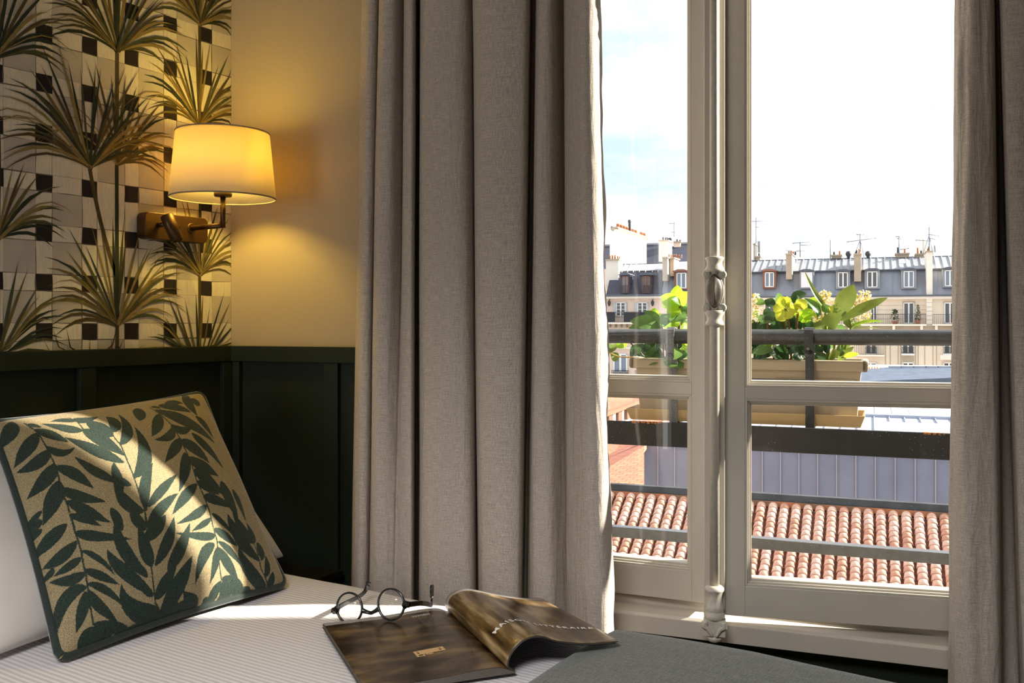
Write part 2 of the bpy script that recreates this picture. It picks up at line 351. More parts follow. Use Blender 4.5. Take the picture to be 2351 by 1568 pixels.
# fixed frame and inner sill board
m = MB()
m.box(WS0, .642, .004, .085, WZ0+.012, WZ1); m.box(2.105, WS1, .026, .085, WZ0+.012, WZ1); m.box(WS0, WS1, .03, .085, WZ1-.055, WZ1)
m.box(.642, 2.105, .0, .085, WZ0+.012, .6105)
m.build('window_frame', FRAMEW, win, FW, bevel=.003)
m = MB(); m.prism([(-.050, .5475), (.0, .5475), (.0, .5935), (-.006, .5935), (-.044, .589), (-.050, .584)], .585, 2.19, 'x'); m.build('window_sill', FRAMEW, win, FW, bevel=.0015)
GLASS = glass_mat('window_glass', .5, .5)
def sash(sg, hs, hn, phi, width, z0, z1, cover):
    """sg=+1 hinged on its left jamb, -1 on its right; local axis a runs from hinge to free edge, b is outwards"""
    Mx = FW @ Matrix.Translation(Vector((hs, hn, 0))) @ Matrix.Rotation(-sg*math.radians(phi), 4, 'Z')
    A = lambda a: sg*a
    st0, st1 = .070, width-(.080 if cover else .0475)
    zb, zm0, zm1 = (.673, 1.0470, 1.0705) if cover else (.680, 1.049, 1.0740)
    g = .0125                                        # moulding width
    root = bpy.data.objects.new('sash', None); sc.collection.objects.link(root); root.parent = win; root.matrix_parent_inverse = WORLD[win.name].inverted()
    root.matrix_basis = Mx; WORLD[root.name] = Mx.copy()
    def part(n, mb, mt=FRAMEW, bv=.0012): return mb.build(n, mt, root, Mx, bevel=bv)
    part('stile', MB().box(A(0), A(st0), 0, .042, z0, z1)); part('stile', MB().box(A(st1), A(width if not cover else width-.012), 0, .042, z0, z1))
    part('rail', MB().box(A(st0), A(st1), 0, .042, z0, zb)); part('rail', MB().box(A(st0), A(st1), 0, .042, zm0, zm1)); part('rail', MB().box(A(st0), A(st1), 0, .042, z1-.07, z1))
    for (p0, p1) in ((zb, zm0), (zm1, z1-.07)):
        mo = MB(); a0, a1 = st0, st1                  # stepped glazing bead all round
        for (k0, k1, d) in ((0, .0045, .001), (.0045, .0085, .007), (.0085, g, .013)):
            mo.box(A(a0+k0), A(a0+k1), d, .042, p0+k0, p1-k0); mo.box(A(a1-k1), A(a1-k0), d, .042, p0+k0, p1-k0)
            mo.box(A(a0+k1), A(a1-k1), d, .042, p0+k0, p0+k1); mo.box(A(a0+k1), A(a1-k1), d, .042, p1-k1, p1-k0)
        part('glazing_bead', mo, FRAMEW, .0008)
        MB().box(A(a0+g-.002), A(a1-g+.002), .024, .028, p0+g-.002, p1-g+.002).build('pane', GLASS, root, Mx)
    if cover:                                         # cover strip, bolt rod, bolt guides and knob
        c0, c1 = width-.041, width+.0005; cc = (c0+c1)/2-.0005
        part('cover_strip', MB().box(A(c0), A(c1), -.011, .0, z0-.004, z1).box(A(c0+.036), A(c1), 0, .03, z0-.004, z1), FRAMEW, .002)
        HW = mat('bolt_paint', S(205, 198, 184), rough=.38, noise=(90, .12), bump=(140, .12))
        CA = A(cc)
        rod = MB(); rod.tube([(CA, -.020, .655), (CA, -.020, 2.3)], .0098, 14); rod.build('bolt_rod', HW, root, Mx)
        def turned(zc, flip, nm):
            prof = [(.0135, 0), (.0185, .004), (.0195, .009), (.0165, .014), (.0145, .022), (.0150, .032), (.0175, .040), (.0195, .046), (.0175, .051), (.0195, .056), (.0205, .062), (.0180, .067)]
            b = MB(); fz = -1 if flip else 1
            b.lathe([(r, fz*z) for r, z in prof], (CA, -.0215, zc), 18, M=None)
            zz = zc+fz*.067
            b.box(CA-.0215, CA+.0215, -.036, -.011, zz, zz+fz*.032)
            for sx in (-1, 1):
                b.tube([(CA+sx*.018, -.036, zz+fz*.003), (CA+sx*.020, -.037, zz+fz*.012), (CA+sx*.012, -.038, zz+fz*.016), (CA+sx*.004, -.038, zz+fz*.030)], [.007, .006, .0045, .003], 8)
                b.lathe([(.002, -.004), (.0065, -.002), (.0065, .002), (.002, .004)], (0, 0, 0), 10, M=Matrix.Translation((CA+sx*.018, -.037, zz+fz*.006)) @ Matrix.Rotation(math.pi/2, 4, 'X'))
            b.lathe([(.012, 0), (.0165, fz*.004), (.0145, fz*.010), (.008, fz*.014)], (CA, -.022, zz+fz*.032), 16)
            b.build(nm, HW, root, Mx, bevel=.0012)
        turned(.6765, True, 'bolt_guide'); turned(1.880, False, 'bolt_guide')
        # lock case
        zc = 1.262; b = MB()
        b.box(CA-.0205, CA+.0205, -.026, -.009, zc-.036, zc+.036)
        for sx in (-1, 1):
            for sz in (-1, 1):
                b.lathe([(.0085, -.004), (.0085, .004), (.006, .0055)], (0, 0, 0), 14, M=Matrix.Translation((CA+sx*.0155, -.026, zc+sz*.033)) @ Matrix.Rotation(math.pi/2, 4, 'X'))
        b.build('lock_case', HW, root, Mx, bevel=.002)
        for fz in (-1, 1):
            b = MB(); b.lathe([(.0205, zc+fz*.038), (.0185, zc+fz*.045), (.0150, zc+fz*.052), (.0150, zc+fz*.058), (.0180, zc+fz*.063), (.0185, zc+fz*.067), (.0150, zc+fz*.069)] if fz > 0 else
                              [(.0150, zc-.069), (.0185, zc-.067), (.0180, zc-.063), (.0150, zc-.058), (.0150, zc-.052), (.0185, zc-.045), (.0205, zc-.038)], (CA, -.0205, 0), 18)
            b.build('lock_collar', HW, root, Mx)
        KN = mat('knob_metal', S(118, 110, 100), rough=.38, metal=.5, noise=(40, .2), bump=(260, .1))
        b = MB()
        def kn(u, v):
            t = 2*math.pi*u; rr = math.sin(math.pi*v*.5)
            x = .0165*rr*math.cos(t); z = .0345*rr*math.sin(t); x *= (1-.18*abs(math.sin(t))**2)
            return (CA+x, -.026-.014*math.cos(math.pi*v*.5)**.7-.004*math.exp(-(x/.004)**2)*(1-rr), zc+z)
        b.grid(kn, 28, 10, closed_u=True, flip=True); b.build('knob', KN, root, Mx)
        rim = MB(); rim.tube([(CA+.0165*math.cos(t)*(1-.18*math.sin(t)**2), -.0275, zc+.0345*math.sin(t)) for t in [2*math.pi*k/32 for k in range(33)]], .0022, 6, cap=False); rim.build('knob_rim', HW, root, Mx)
    return root
sash(1, .646, .0, 2.4, .584, .616, 2.39, False)
sash(-1, 2.100, .0295, 7.0, .8892, .612, 2.39, True)
# ================================================================== CURTAINS
LINEN = fabric('linen_curtain', S(158, 147, 137), S(218, 206, 194), 900, 760, bump=.45, rough=.95, transl=.05, slub=.72, crinkle=.40)
LTOT = [1.]
def curtain(name, top, bot, label, wrinkle, zt=2.60, zb=.06):
    """plan outlines (u in the picture at eye depth is never used here): lists of (s, n) at the top and at the bottom"""
    n = 8; T = cr([(a, b, 0) for a, b in top], n); B = cr([(a, b, 0) for a, b in bot], n)
    L = [0]
    for p, q in zip(B[:-1], B[1:]): L.append(L[-1]+(q-p).length)
    nv = 150; tot = len(T)-1; LTOT[0] = L[-1]
    def fn(u, v):
        i = min(tot, int(round(u*tot))); t = v; e = t
        p = T[i].lerp(B[i], e); z = zt+(zb-zt)*v
        w = wrinkle(L[i], z); return (p.x+w[0], p.y+w[1], z)
    m = MB(); m.grid(fn, tot, nv, uvfn=lambda u, v: (L[min(tot, int(round(u*tot)))], (zt+(zb-zt)*v)))
    return m.build(name, LINEN, fr=FW, label=label, cat='curtain', group='grey linen curtains at the window', solid=.0022)
def prof(pts, v):
    return [(wp(u, v, n)[0], n) for u, n in pts]
# the plan of the folds: line-of-sight bearing and distance from the wall, first high up, then low down
topL = [(829,-.085),(833,-.125),(845,-.150),(862,-.140),(872,-.105),(869,-.150),(880,-.168),(905,-.160),(927,-.120),(934,-.105),(928,-.150),(938,-.172),(950,-.165),(955,-.11),(956,-.030),(964,-.030),(965,-.11),(968,-.160),(985,-.178),(1025,-.182),(1065,-.168),(1088,-.125),(1094,-.105),(1086,-.150),(1094,-.180),(1140,-.194),(1195,-.186),(1213,-.165),(1218,-.10),(1219,-.030),(1228,-.030),(1229,-.10),(1233,-.155),(1245,-.170),(1266,-.160),(1284,-.115),(1300,-.100),(1296,-.125),(1300,-.155),(1314,-.192),(1330,-.218),(1347,-.221),(1362,-.210),(1373,-.182),(1375,-.140),(1362,-.06)]
botL = [(809,-.100),(812,-.145),(824,-.165),(840,-.158),(852,-.130),(850,-.165),(862,-.182),(882,-.180),(900,-.172),(908,-.165),(920,-.172),(938,-.180),(947,-.170),(951,-.12),(952,-.062),(961,-.062),(962,-.12),(965,-.170),(985,-.190),(1030,-.196),(1075,-.184),(1091,-.150),(1096,-.085),(1099,-.150),(1110,-.192),(1145,-.206),(1180,-.200),(1195,-.180),(1201,-.11),(1202,-.062),(1212,-.062),(1213,-.11),(1217,-.170),(1232,-.190),(1265,-.184),(1290,-.150),(1308,-.125),(1302,-.140),(1307,-.168),(1326,-.204),(1350,-.230),(1374,-.232),(1392,-.220),(1403,-.188),(1404,-.145),(1390,-.070)]
def extrap(t, b, zt, z0, z1, zb):          # the outlines were measured at heights z0 (high) and z1 (low)
    k0 = (zt-z0)/(z1-z0); k1 = (zb-z0)/(z1-z0)
    return [(p[0]+(q[0]-p[0])*k0, p[1]+(q[1]-p[1])*k0) for p, q in zip(t, b)], [(p[0]+(q[0]-p[0])*k1, p[1]+(q[1]-p[1])*k1) for p, q in zip(t, b)]
def wr_l(L, z):
    a = mnoise.noise(Vector((L*9, z*1.3, 3.1)))*.006+mnoise.noise(Vector((L*22, z*3.2, 7.7)))*.0016
    edge = max(0, 1-(LTOT[0]-L)/.20)
    c = (mnoise.noise(Vector((L*14, z*8, 1.3)))*.013+mnoise.noise(Vector((L*40, z*17, 4.3)))*.006)*edge
    return (c, a+c*.6)
t_, b_ = extrap(prof(topL, 740), prof(botL, 740), 2.60, 1.85, .70, .06)
curtain('curtain', t_, b_, 'long grey linen curtain with deep folds left of the window, its edge sunlit', wr_l)
topR = [(2208,-.080),(2198,-.100),(2195,-.125),(2203,-.160),(2225,-.182),(2255,-.178),(2278,-.168),(2284,-.12),(2286,-.04),(2298,-.04),(2298,-.12),(2301,-.165),(2315,-.180),(2370,-.178),(2405,-.15),(2425,-.10),(2440,-.14),(2480,-.17),(2530,-.15),(2560,-.09),(2600,-.15),(2680,-.18),(2760,-.15),(2800,-.09),(2860,-.15),(2960,-.17),(3020,-.10)]
botR = [(2200,-.085),(2188,-.105),(2181,-.135),(2188,-.170),(2215,-.196),(2255,-.192),(2290,-.180),(2298,-.13),(2304,-.066),(2334,-.066),(2336,-.13),(2342,-.175),(2355,-.192),(2400,-.190),(2435,-.16),(2455,-.10),(2470,-.15),(2510,-.18),(2560,-.16),(2590,-.10),(2630,-.16),(2710,-.19),(2790,-.16),(2830,-.10),(2890,-.16),(2990,-.18),(3050,-.11)]
def wr_r(L, z):
    edge = max(0, 1-L/.22)
    c = (mnoise.noise(Vector((L*34, z*5, 5.3)))*.0085+mnoise.noise(Vector((L*70, z*11, 2.3)))*.004)*min(1, edge*1.6)
    return (c*.5, c+mnoise.noise(Vector((L*9, z*1.1, 9.4)))*.004)
t_, b_ = extrap(prof(topR, 740), prof(botR, 740), 2.60, 1.70, .70, .06)
curtain('curtain', t_, b_, 'crinkled grey linen curtain at the right edge of the window, dark fold inside', wr_r)
MB().box(.30, 2.35, -.20, -.03, 2.605, 2.655).build('curtain_track', FRAMEW, fr=FW, label='white curtain track along the ceiling above the window', cat='curtain track')

# ================================================================== BED
BX0, BX1, BY0, BY1, BZ = .05, 2.06, -1.86, -.150, .652
def sheet_mat():
    m = bpy.data.materials.new('striped_cotton'); m.use_nodes = True; t = m.node_tree; b = t.nodes['Principled BSDF']
    b.inputs['Roughness'].default_value = .75; b.inputs['Specular IOR Level'].default_value = .25
    c = N(t, 'ShaderNodeTexCoord'); sx = N(t, 'ShaderNodeSeparateXYZ'); t.links.new(c.outputs['UV'], sx.inputs[0])
    mu = N(t, 'ShaderNodeMath', operation='MULTIPLY'); mu.inputs[1].default_value = 2*math.pi/.0105; t.links.new(sx.outputs['Y'], mu.inputs[0])
    sn = N(t, 'ShaderNodeMath', operation='SINE'); t.links.new(mu.outputs[0], sn.inputs[0])
    r = N(t, 'ShaderNodeValToRGB'); r.color_ramp.elements[0].position = .35; r.color_ramp.elements[1].position = .65
    ad = N(t, 'ShaderNodeMath', operation='MULTIPLY_ADD'); ad.inputs[1].default_value = .5; ad.inputs[2].default_value = .5
    t.links.new(sn.outputs[0], ad.inputs[0]); t.links.new(ad.outputs[0], r.inputs[0])
    r.color_ramp.elements[0].color = (.57, .545, .55, 1); r.color_ramp.elements[1].color = (.73, .705, .71, 1)
    t.links.new(r.outputs[0], b.inputs['Base Color'])
    bp = N(t, 'ShaderNodeBump'); bp.inputs['Strength'].default_value = .25; bp.inputs['Distance'].default_value = .001
    t.links.new(ad.outputs[0], bp.inputs['Height']); t.links.new(bp.outputs[0], b.inputs['Normal']); return m
SHEET = sheet_mat()
bed = thing('bed', 'wide bed with a white striped sheet against the dark green panelling', 'bed', ((BX0+BX1)/2, (BY0+BY1)/2, 0))
MB().box(BX0+.02, BX1-.02, BY0+.03, BY1-.03, .06, .36).build('bed_base', mat('bed_base_cloth', S(60, 58, 55), rough=.9), bed, bevel=.01)
for ax in (BX0+.1, BX1-.1):
    for ay in (BY0+.12, BY1-.12): MB().lathe([(.02, 0), (.028, .06)], (ax, ay, 0), 12).build('leg', mat('dark_wood', S(48, 34, 26), rough=.5), bed)
def bed_top(x, y):
    ex = min(x-BX0, BX1-x); ey = min(y-BY0, BY1-y)
    z = BZ-.006*math.exp(-max(ey, 0)/.05)
    z += .0018*mnoise.noise(Vector((x*5, y*4, 0)))
    return z
R_ = .035
prof_y = [(BY1-.004, .34), (BY1, .42), (BY1+.002, .52), (BY1, .600)]+[(BY1-R_+R_*math.cos(a), .612+R_*math.sin(a)) for a in [math.pi/2*k/6 for k in range(0, 7)]]
prof_y += [(BY1-R_-k*.02, .6475) for k in range(1, 8)]
y_in = prof_y[-1][0]
prof_y += [(y_in+(BY0+R_-y_in)*k/60, .6475) for k in range(1, 61)]+[(BY0+R_-R_*math.sin(a), .612+R_*math.cos(a)) for a in [math.pi/2*k/6 for k in range(1, 7)]]+[(BY0, .34)]
arc = [0]
for p, q in zip(prof_y[:-1], prof_y[1:]): arc.append(arc[-1]+math.hypot(q[0]-p[0], q[1]-p[1]))
nx = 110; k_ = len(prof_y)-1
def bedfn(u, v):
    y, z = prof_y[min(k_, int(round(v*k_)))]; x = BX0+(BX1-BX0)*u
    w = mnoise.noise(Vector((x*4.2, y*3.7, .4)))*.0028+mnoise.noise(Vector((x*11, y*9, 1.4)))*.0010
    crest = .0045*math.exp(-((y-(BY1-.10))/.07)**2)*math.exp(-((x-.42)/.18)**2)      # rucked up beside the pillow
    return (x, y+(w if z < .6 else 0), z+w*(1 if z > .6 else 0)+crest+.0045)
m = MB(); m.grid(bedfn, nx, k_, uvfn=lambda u, v: (BX0+(BX1-BX0)*u, arc[min(k_, int(round(v*k_)))]), flip=True)
m.build('sheet', SHEET, bed)
mm = MB().box(BX0+.004, BX1-.004, BY0+.02, BY1-.02, .36, .640); mm.build('mattress', mat('mattress_white', (.75, .74, .72), rough=.9), bed, bevel=.02)
# throw across the foot
THROW = fabric('wool_throw', S(34, 36, 32), S(132, 134, 124), 560, 480, bump=1.0, rough=.98, sheen=.3, slub=1.15)
TX0 = 1.165
def throwfn(u, v):
    y, z = prof_y[min(k_, int(round(v*k_)))]; x = TX0+.004*mnoise.noise(Vector((y*6, 0, 2)))*1.5+(BX1+.012-TX0)*u
    lift = .0035+.0095*min(1, u/.012) if u < .012 else .013
    hump = .010*max(0, 1-abs((x-1.42)/.32))*math.exp(-((y+.30)/.25)**2)
    w = mnoise.noise(Vector((x*5, y*4, 8)))*.004
    oy = lift if y > BY1-.03 else (-lift if y < BY0+.03 else 0)
    return (x, y+oy, z+lift+.004+w*(1 if z > .6 else 0)+hump*(1 if z > .6 else 0))
m = MB(); m.grid(throwfn, 90, k_, uvfn=lambda u, v: (TX0+u*.9, arc[min(k_, int(round(v*k_)))]), flip=True)
m.build('throw_blanket', THROW, label='dark grey green woven throw across the foot of the bed', cat='blanket', solid=.006)

# ---- pillows leaning on the wall
COTTON = mat('white_cotton', (.66, .61, .56), rough=.8, spec=.2, bump=(18, .25), sheen=.1)
def pillowfn(P00, P10, P01, P11, nrm, T, pinch, power=.5, seed=0, wr=.004):
    P00, P10, P01, P11, nrm = map(Vector, (P00, P10, P01, P11, nrm)); nrm.normalize()
    def fn(a, b, side):
        a2 = a*(1-pinch*(1-b*b)); b2 = b*(1-pinch*(1-a*a)); u, v = (a2+1)/2, (b2+1)/2
        p = P00*(1-u)*(1-v)+P10*u*(1-v)+P01*(1-u)*v+P11*u*v
        e = max(0, (1-a*a))*max(0, (1-b*b)); t = T*e**power
        w = wr*mnoise.noise(Vector((a*2.2+seed, b*2.2, side)))+wr*.5*mnoise.noise(Vector((a*5+seed, b*5, side*2)))
        return p+nrm*side*(t+w*min(1, e*6))
    return fn
def cosgrid(n): return [-math.cos(math.pi*i/n) for i in range(n+1)]
def pillow(name, fn, label, mt, n=36, group=None):
    g = cosgrid(n); m = MB()
    for side in (1, -1):
        m.grid(lambda u, v: fn(g[int(round(u*n))], g[int(round(v*n))], side), n, n, flip=(side < 0))
    return m.build(name, mt, label=label, cat='pillow', group=group)
f1 = pillowfn((.400,-.835,.668), (.315,-.120,.668), (.085,-.80,.965), (.075,-.150,.960), (.62,0,.78), .062, .05, .38, 1.7, .010)
pillow('pillow', f1, 'white pillow leaning on the panelling behind the patterned cushion', COTTON)
# ---- patterned cushion: leaf print given as leaves (base, middle, tip, width; thousandths of the half side) on the cloth
LEAVES = [(-885,936,-938,822,-995,735,115),(-795,733,-890,617,-991,512,111),(-776,541,-876,462,-988,470,113),(-755,575,-680,486,-567,514,71),(-789,873,-755,828,-729,795,43),(-775,779,-692,681,-596,569,91),(-265,264,-447,450,-613,637,112),(-769,399,-863,290,-986,216,119),(-754,374,-654,252,-563,80,98),(-789,233,-854,95,-951,-53,126),(-774,175,-662,44,-500,-58,92),(-763,51,-654,-96,-517,-241,89),(-780,-63,-693,-142,-592,-240,64),(-935,67,-979,40,-995,30,47),(-459,674,-575,734,-713,849,94),(-471,792,-545,836,-638,848,59),(-457,821,-384,785,-252,801,76),(-247,560,-321,669,-384,785,132),(-436,667,-334,509,-216,309,137),(-212,596,-169,690,-203,788,108),(-206,445,-96,580,-83,798,98),(120,822,103,742,52,658,115),(-216,96,-51,290,-23,609,129),(-387,91,-515,255,-611,427,89),(-356,4,-356,161,-332,282,82),(-394,137,-332,75,-266,22,75),(-260,-220,-360,-103,-402,113,113),(-226,-213,-141,34,-14,191,99),(-460,-322,-475,-194,-487,-111,75),(-290,-374,-327,-264,-337,-174,95),(281,708,201,578,80,457,112),(343,529,242,430,88,424,91),(357,566,429,491,565,529,100),(301,770,554,568,758,312,150),(369,837,530,789,648,696,115),(452,860,562,872,641,831,79),(268,827,322,823,359,788,40),(360,393,242,287,94,171,104),(379,370,472,270,557,99,134),(338,234,257,65,122,-126,108),(359,174,471,77,613,-29,132),(528,440,615,271,722,40,94),(367,50,470,-78,589,-227,135),(344,-65,432,-137,525,-215,91),(315,-87,154,-183,-16,-313,96),(357,-214,467,-261,673,-371,101),(616,-88,615,-263,619,-480,120),(330,-290,208,-349,-5,-394,79),(368,-374,440,-463,526,-620,52),(712,-169,723,-300,714,-492,67),(777,995,696,812,702,652,108),(792,889,802,834,770,783,93),(684,641,738,530,770,374,77),(-189,-191,-12,-65,172,41,84),(-255,-354,-68,-220,115,-133,94),(334,-410,235,-449,116,-481,55),(313,-554,194,-541,-50,-457,75),(-164,-721,-18,-585,129,-407,108),(-263,-661,-108,-498,1,-325,99),(-308,-459,-178,-383,-68,-294,111),(-302,-653,-322,-513,-325,-304,107),(-242,-984,-90,-840,68,-668,132),(-286,-884,-201,-801,-80,-702,98),(282,-631,163,-701,43,-887,96),(312,-665,258,-774,180,-908,72),(317,-666,388,-802,467,-929,96),(342,-619,442,-713,535,-856,64),(345,-506,430,-587,532,-681,79),(715,-800,560,-586,531,-393,127),(757,-995,576,-848,547,-668,123),(316,-892,439,-950,534,-995,101),(496,-965,597,-995,706,-995,16),(600,-995,554,-995,501,-968,51),(292,-911,218,-978,194,-995,81),(313,-925,347,-990,272,-995,125),(62,-995,13,-980,-63,-893,112),(-208,-995,-147,-988,-99,-952,84),(-114,-995,-61,-995,-18,-995,88),(154,-995,155,-995,146,-995,54),(774,-669,783,-745,751,-817,84),(736,-652,737,-582,718,-485,75),(767,-933,813,-856,818,-768,67),(797,-990,835,-962,863,-900,70),(710,-659,635,-537,583,-397,103),(-240,-995,-386,-951,-430,-867,119),(-321,-863,-375,-813,-430,-748,53),(-354,-727,-373,-675,-390,-617,40),(-827,-125,-941,-186,-995,-241,110),(-795,-287,-913,-349,-995,-339,100),(-788,-414,-873,-439,-966,-449,69),(-791,-535,-884,-534,-989,-467,84),(-995,-429,-974,-416,-959,-384,49),(-772,-214,-640,-307,-390,-429,82),(-356,-724,-493,-445,-470,-203,98),(-324,-859,-537,-605,-600,-430,91),(-764,-368,-671,-475,-578,-658,41),(-776,-514,-682,-603,-558,-717,63),(-779,-620,-664,-714,-538,-887,54),(-783,-670,-721,-810,-586,-959,73),(-803,-639,-928,-656,-993,-831,102),(-808,-673,-845,-790,-897,-904,82),(-234,-995,-491,-889,-548,-706,111),(-776,-896,-629,-958,-490,-995,64),(-784,-926,-835,-970,-824,-995,109),(-766,-939,-702,-995,-732,-995,151),(-538,-991,-435,-995,-314,-995,19),(-967,-5,-994,-14,-995,-1,85),(-965,-78,-995,-81,-995,-102,56)]
LSTEMS = [[(-812,896),(-780,764),(-768,575),(-762,432),(-769,301),(-782,146),(-777,22),(-781,-94),(-775,-171)],[(-486,851),(-447,778),(-438,680)],[(-239,559),(-214,437),(-220,300),(-229,82),(-228,-40),(-236,-219),(-270,-356)],[(251,815),(301,718),(357,566),(360,414),(361,271),(354,108),(333,-45),(349,-188),(351,-322),(333,-486)],[(333,-486),(326,-609),(304,-706),(292,-819),(298,-894)],[(-239,-251),(-273,-388),(-306,-669),(-313,-795),(-301,-913),(-234,-995),(-217,-995)],[(-780,-132),(-779,-245),(-772,-373),(-779,-544),(-784,-633),(-793,-759),(-779,-891)],[(718,-644),(733,-706),(729,-878),(790,-995)]]
cush = thing('cushion', 'square velvet cushion with dark green leaf print and green piping', 'cushion', (.47, -.50, .665))
CP = dict(P00=(0.4861, -0.7640, 0.6620), P10=(0.4783, -0.2707, 0.6640), P01=(0.1500, -0.6921, 1.0127), P11=(0.1500, -0.2145, 1.0379), nrm=(0.7228, 0.0087, 0.6910))
cfn = pillowfn(CP['P00'], CP['P10'], CP['P01'], CP['P11'], CP['nrm'], .075, .04, .42, 3.3, .004)
cbk = pillowfn(CP['P00'], CP['P10'], CP['P01'], CP['P11'], CP['nrm'], .045, .04, .42, 3.3, .002)
def leaf_field(n):
    g = np.linspace(-1, 1, n+1); Xa, Yb = np.meshgrid(g, g); F = np.full(Xa.shape, -.05)
    def put(pts, hw):
        r = max(hw)+.03; lo = pts.min(0)-r; hi = pts.max(0)+r
        i0, i1 = np.searchsorted(g, lo[0]), np.searchsorted(g, hi[0]); j0, j1 = np.searchsorted(g, lo[1]), np.searchsorted(g, hi[1])
        if i1 <= i0 or j1 <= j0: return
        X = Xa[j0:j1, i0:i1]; Y = Yb[j0:j1, i0:i1]; best = np.full(X.shape, -.05)
        for (p, q, h0, h1) in zip(pts[:-1], pts[1:], hw[:-1], hw[1:]):
            d = q-p; l2 = max(1e-9, (d**2).sum()); t = np.clip(((X-p[0])*d[0]+(Y-p[1])*d[1])/l2, 0, 1)
            ds = np.hypot(X-p[0]-t*d[0], Y-p[1]-t*d[1]); best = np.maximum(best, h0+(h1-h0)*t-ds)
        F[j0:j1, i0:i1] = np.maximum(F[j0:j1, i0:i1], best)
    for L in LEAVES:
        b, mi, t = (np.array(L[k:k+2])/1000 for k in (0, 2, 4)); w = L[6]/1000
        c = 2*mi-(b+t)/2; ts = np.linspace(0, 1, 17)
        pts = np.array([(1-s)**2*b+2*s*(1-s)*c+s*s*t for s in ts])
        put(pts, [w/2*(math.sin(math.pi*min(1, (.04+.96*s)**.8))**.95 if s < 1 else 0) for s in ts])
    for P in LSTEMS:
        put(np.array(P)/1000, [.0062]*len(P))
    return F
def cushion_mat():
    m = bpy.data.materials.new('leaf_print_velvet'); m.use_nodes = True; t = m.node_tree; b = t.nodes['Principled BSDF']
    b.inputs['Roughness'].default_value = .8; b.inputs['Specular IOR Level'].default_value = .2
    b.inputs['Sheen Weight'].default_value = .35; b.inputs['Sheen Roughness'].default_value = .35
    at = N(t, 'ShaderNodeAttribute'); at.attribute_name = 'leaf'
    c = N(t, 'ShaderNodeTexCoord'); n = N(t, 'ShaderNodeTexNoise'); n.inputs['Scale'].default_value = 330; n.inputs['Detail'].default_value = 2
    n2 = N(t, 'ShaderNodeTexNoise'); n2.inputs['Scale'].default_value = 700; n2.inputs['Detail'].default_value = 1
    t.links.new(c.outputs['Object'], n.inputs['Vector']); t.links.new(c.outputs['Object'], n2.inputs['Vector'])
    ad = N(t, 'ShaderNodeMath', operation='MULTIPLY_ADD'); ad.inputs[1].default_value = .012; t.links.new(n.outputs['Fac'], ad.inputs[0]); t.links.new(at.outputs['Fac'], ad.inputs[2])
    mr = N(t, 'ShaderNodeMapRange'); mr.inputs['From Min'].default_value = .004; mr.inputs['From Max'].default_value = .008; t.links.new(ad.outputs[0], mr.inputs['Value'])
    def pair(c1, c2):
        r = N(t, 'ShaderNodeValToRGB'); r.color_ramp.elements[0].position = .35; r.color_ramp.elements[1].position = .65
        r.color_ramp.elements[0].color = (*c1, 1); r.color_ramp.elements[1].color = (*c2, 1); t.links.new(n2.outputs['Fac'], r.inputs[0]); return r
    g1 = pair(S(118, 104, 76), S(166, 150, 114)); g2 = pair(S(24, 34, 29), S(50, 64, 55))
    mx = N(t, 'ShaderNodeMix', data_type='RGBA'); t.links.new(mr.outputs[0], mx.inputs[0]); t.links.new(g1.outputs[0], mx.inputs[6]); t.links.new(g2.outputs[0], mx.inputs[7])
    t.links.new(mx.outputs[2], b.inputs['Base Color'])
    bp = N(t, 'ShaderNodeBump'); bp.inputs['Strength'].default_value = .3; bp.inputs['Distance'].default_value = .002
    t.links.new(n.outputs['Fac'], bp.inputs['Height']); t.links.new(bp.outputs[0], b.inputs['Normal']); return m
nC = 250; LF = leaf_field(nC); gC = np.linspace(-1, 1, nC+1)
def soft(a): return a
m = MB(); m.grid(lambda u, v: cfn(gC[int(round(u*nC))], gC[int(round(v*nC))], 1), nC, nC)
o = m.build('front_cover', cushion_mat(), cush)
at = o.data.attributes.new('leaf', 'FLOAT', 'POINT'); at.data.foreach_set('value', LF.astype(np.float32).ravel())
VELVET = mat('green_velvet', S(36, 48, 42), rough=.85, sheen=.5, noise=(400, .35), bump=(500, .3))
nb = 40; gB = cosgrid(nb)
m = MB(); m.grid(lambda u, v: cbk(gB[int(round(u*nb))], gB[int(round(v*nb))], -1), nb, nb, flip=True); m.build('back_cover', VELVET, cush)
ed = [(-1+2*k/40, -1) for k in range(40)]+[(1, -1+2*k/40) for k in range(40)]+[(1-2*k/40, 1) for k in range(40)]+[(-1, 1-2*k/40) for k in range(41)]
pts = []
for a, b in ed:
    r2 = .93                                     # corners rounded off
    ca, cb = a, b
    if abs(a) > r2 and abs(b) > r2:
        sa, sb = math.copysign(1, a), math.copysign(1, b); x, y = (abs(a)-r2)/(1-r2), (abs(b)-r2)/(1-r2); l = math.hypot(x, y) or 1
        k = max(x, y)/l; ca, cb = sa*(r2+(1-r2)*x*k), sb*(r2+(1-r2)*y*k)
    pts.append(cfn(ca, cb, 0))
m = MB(); m.tube(pts, .0078, 8, cap=False); m.build('piping', VELVET, cush)

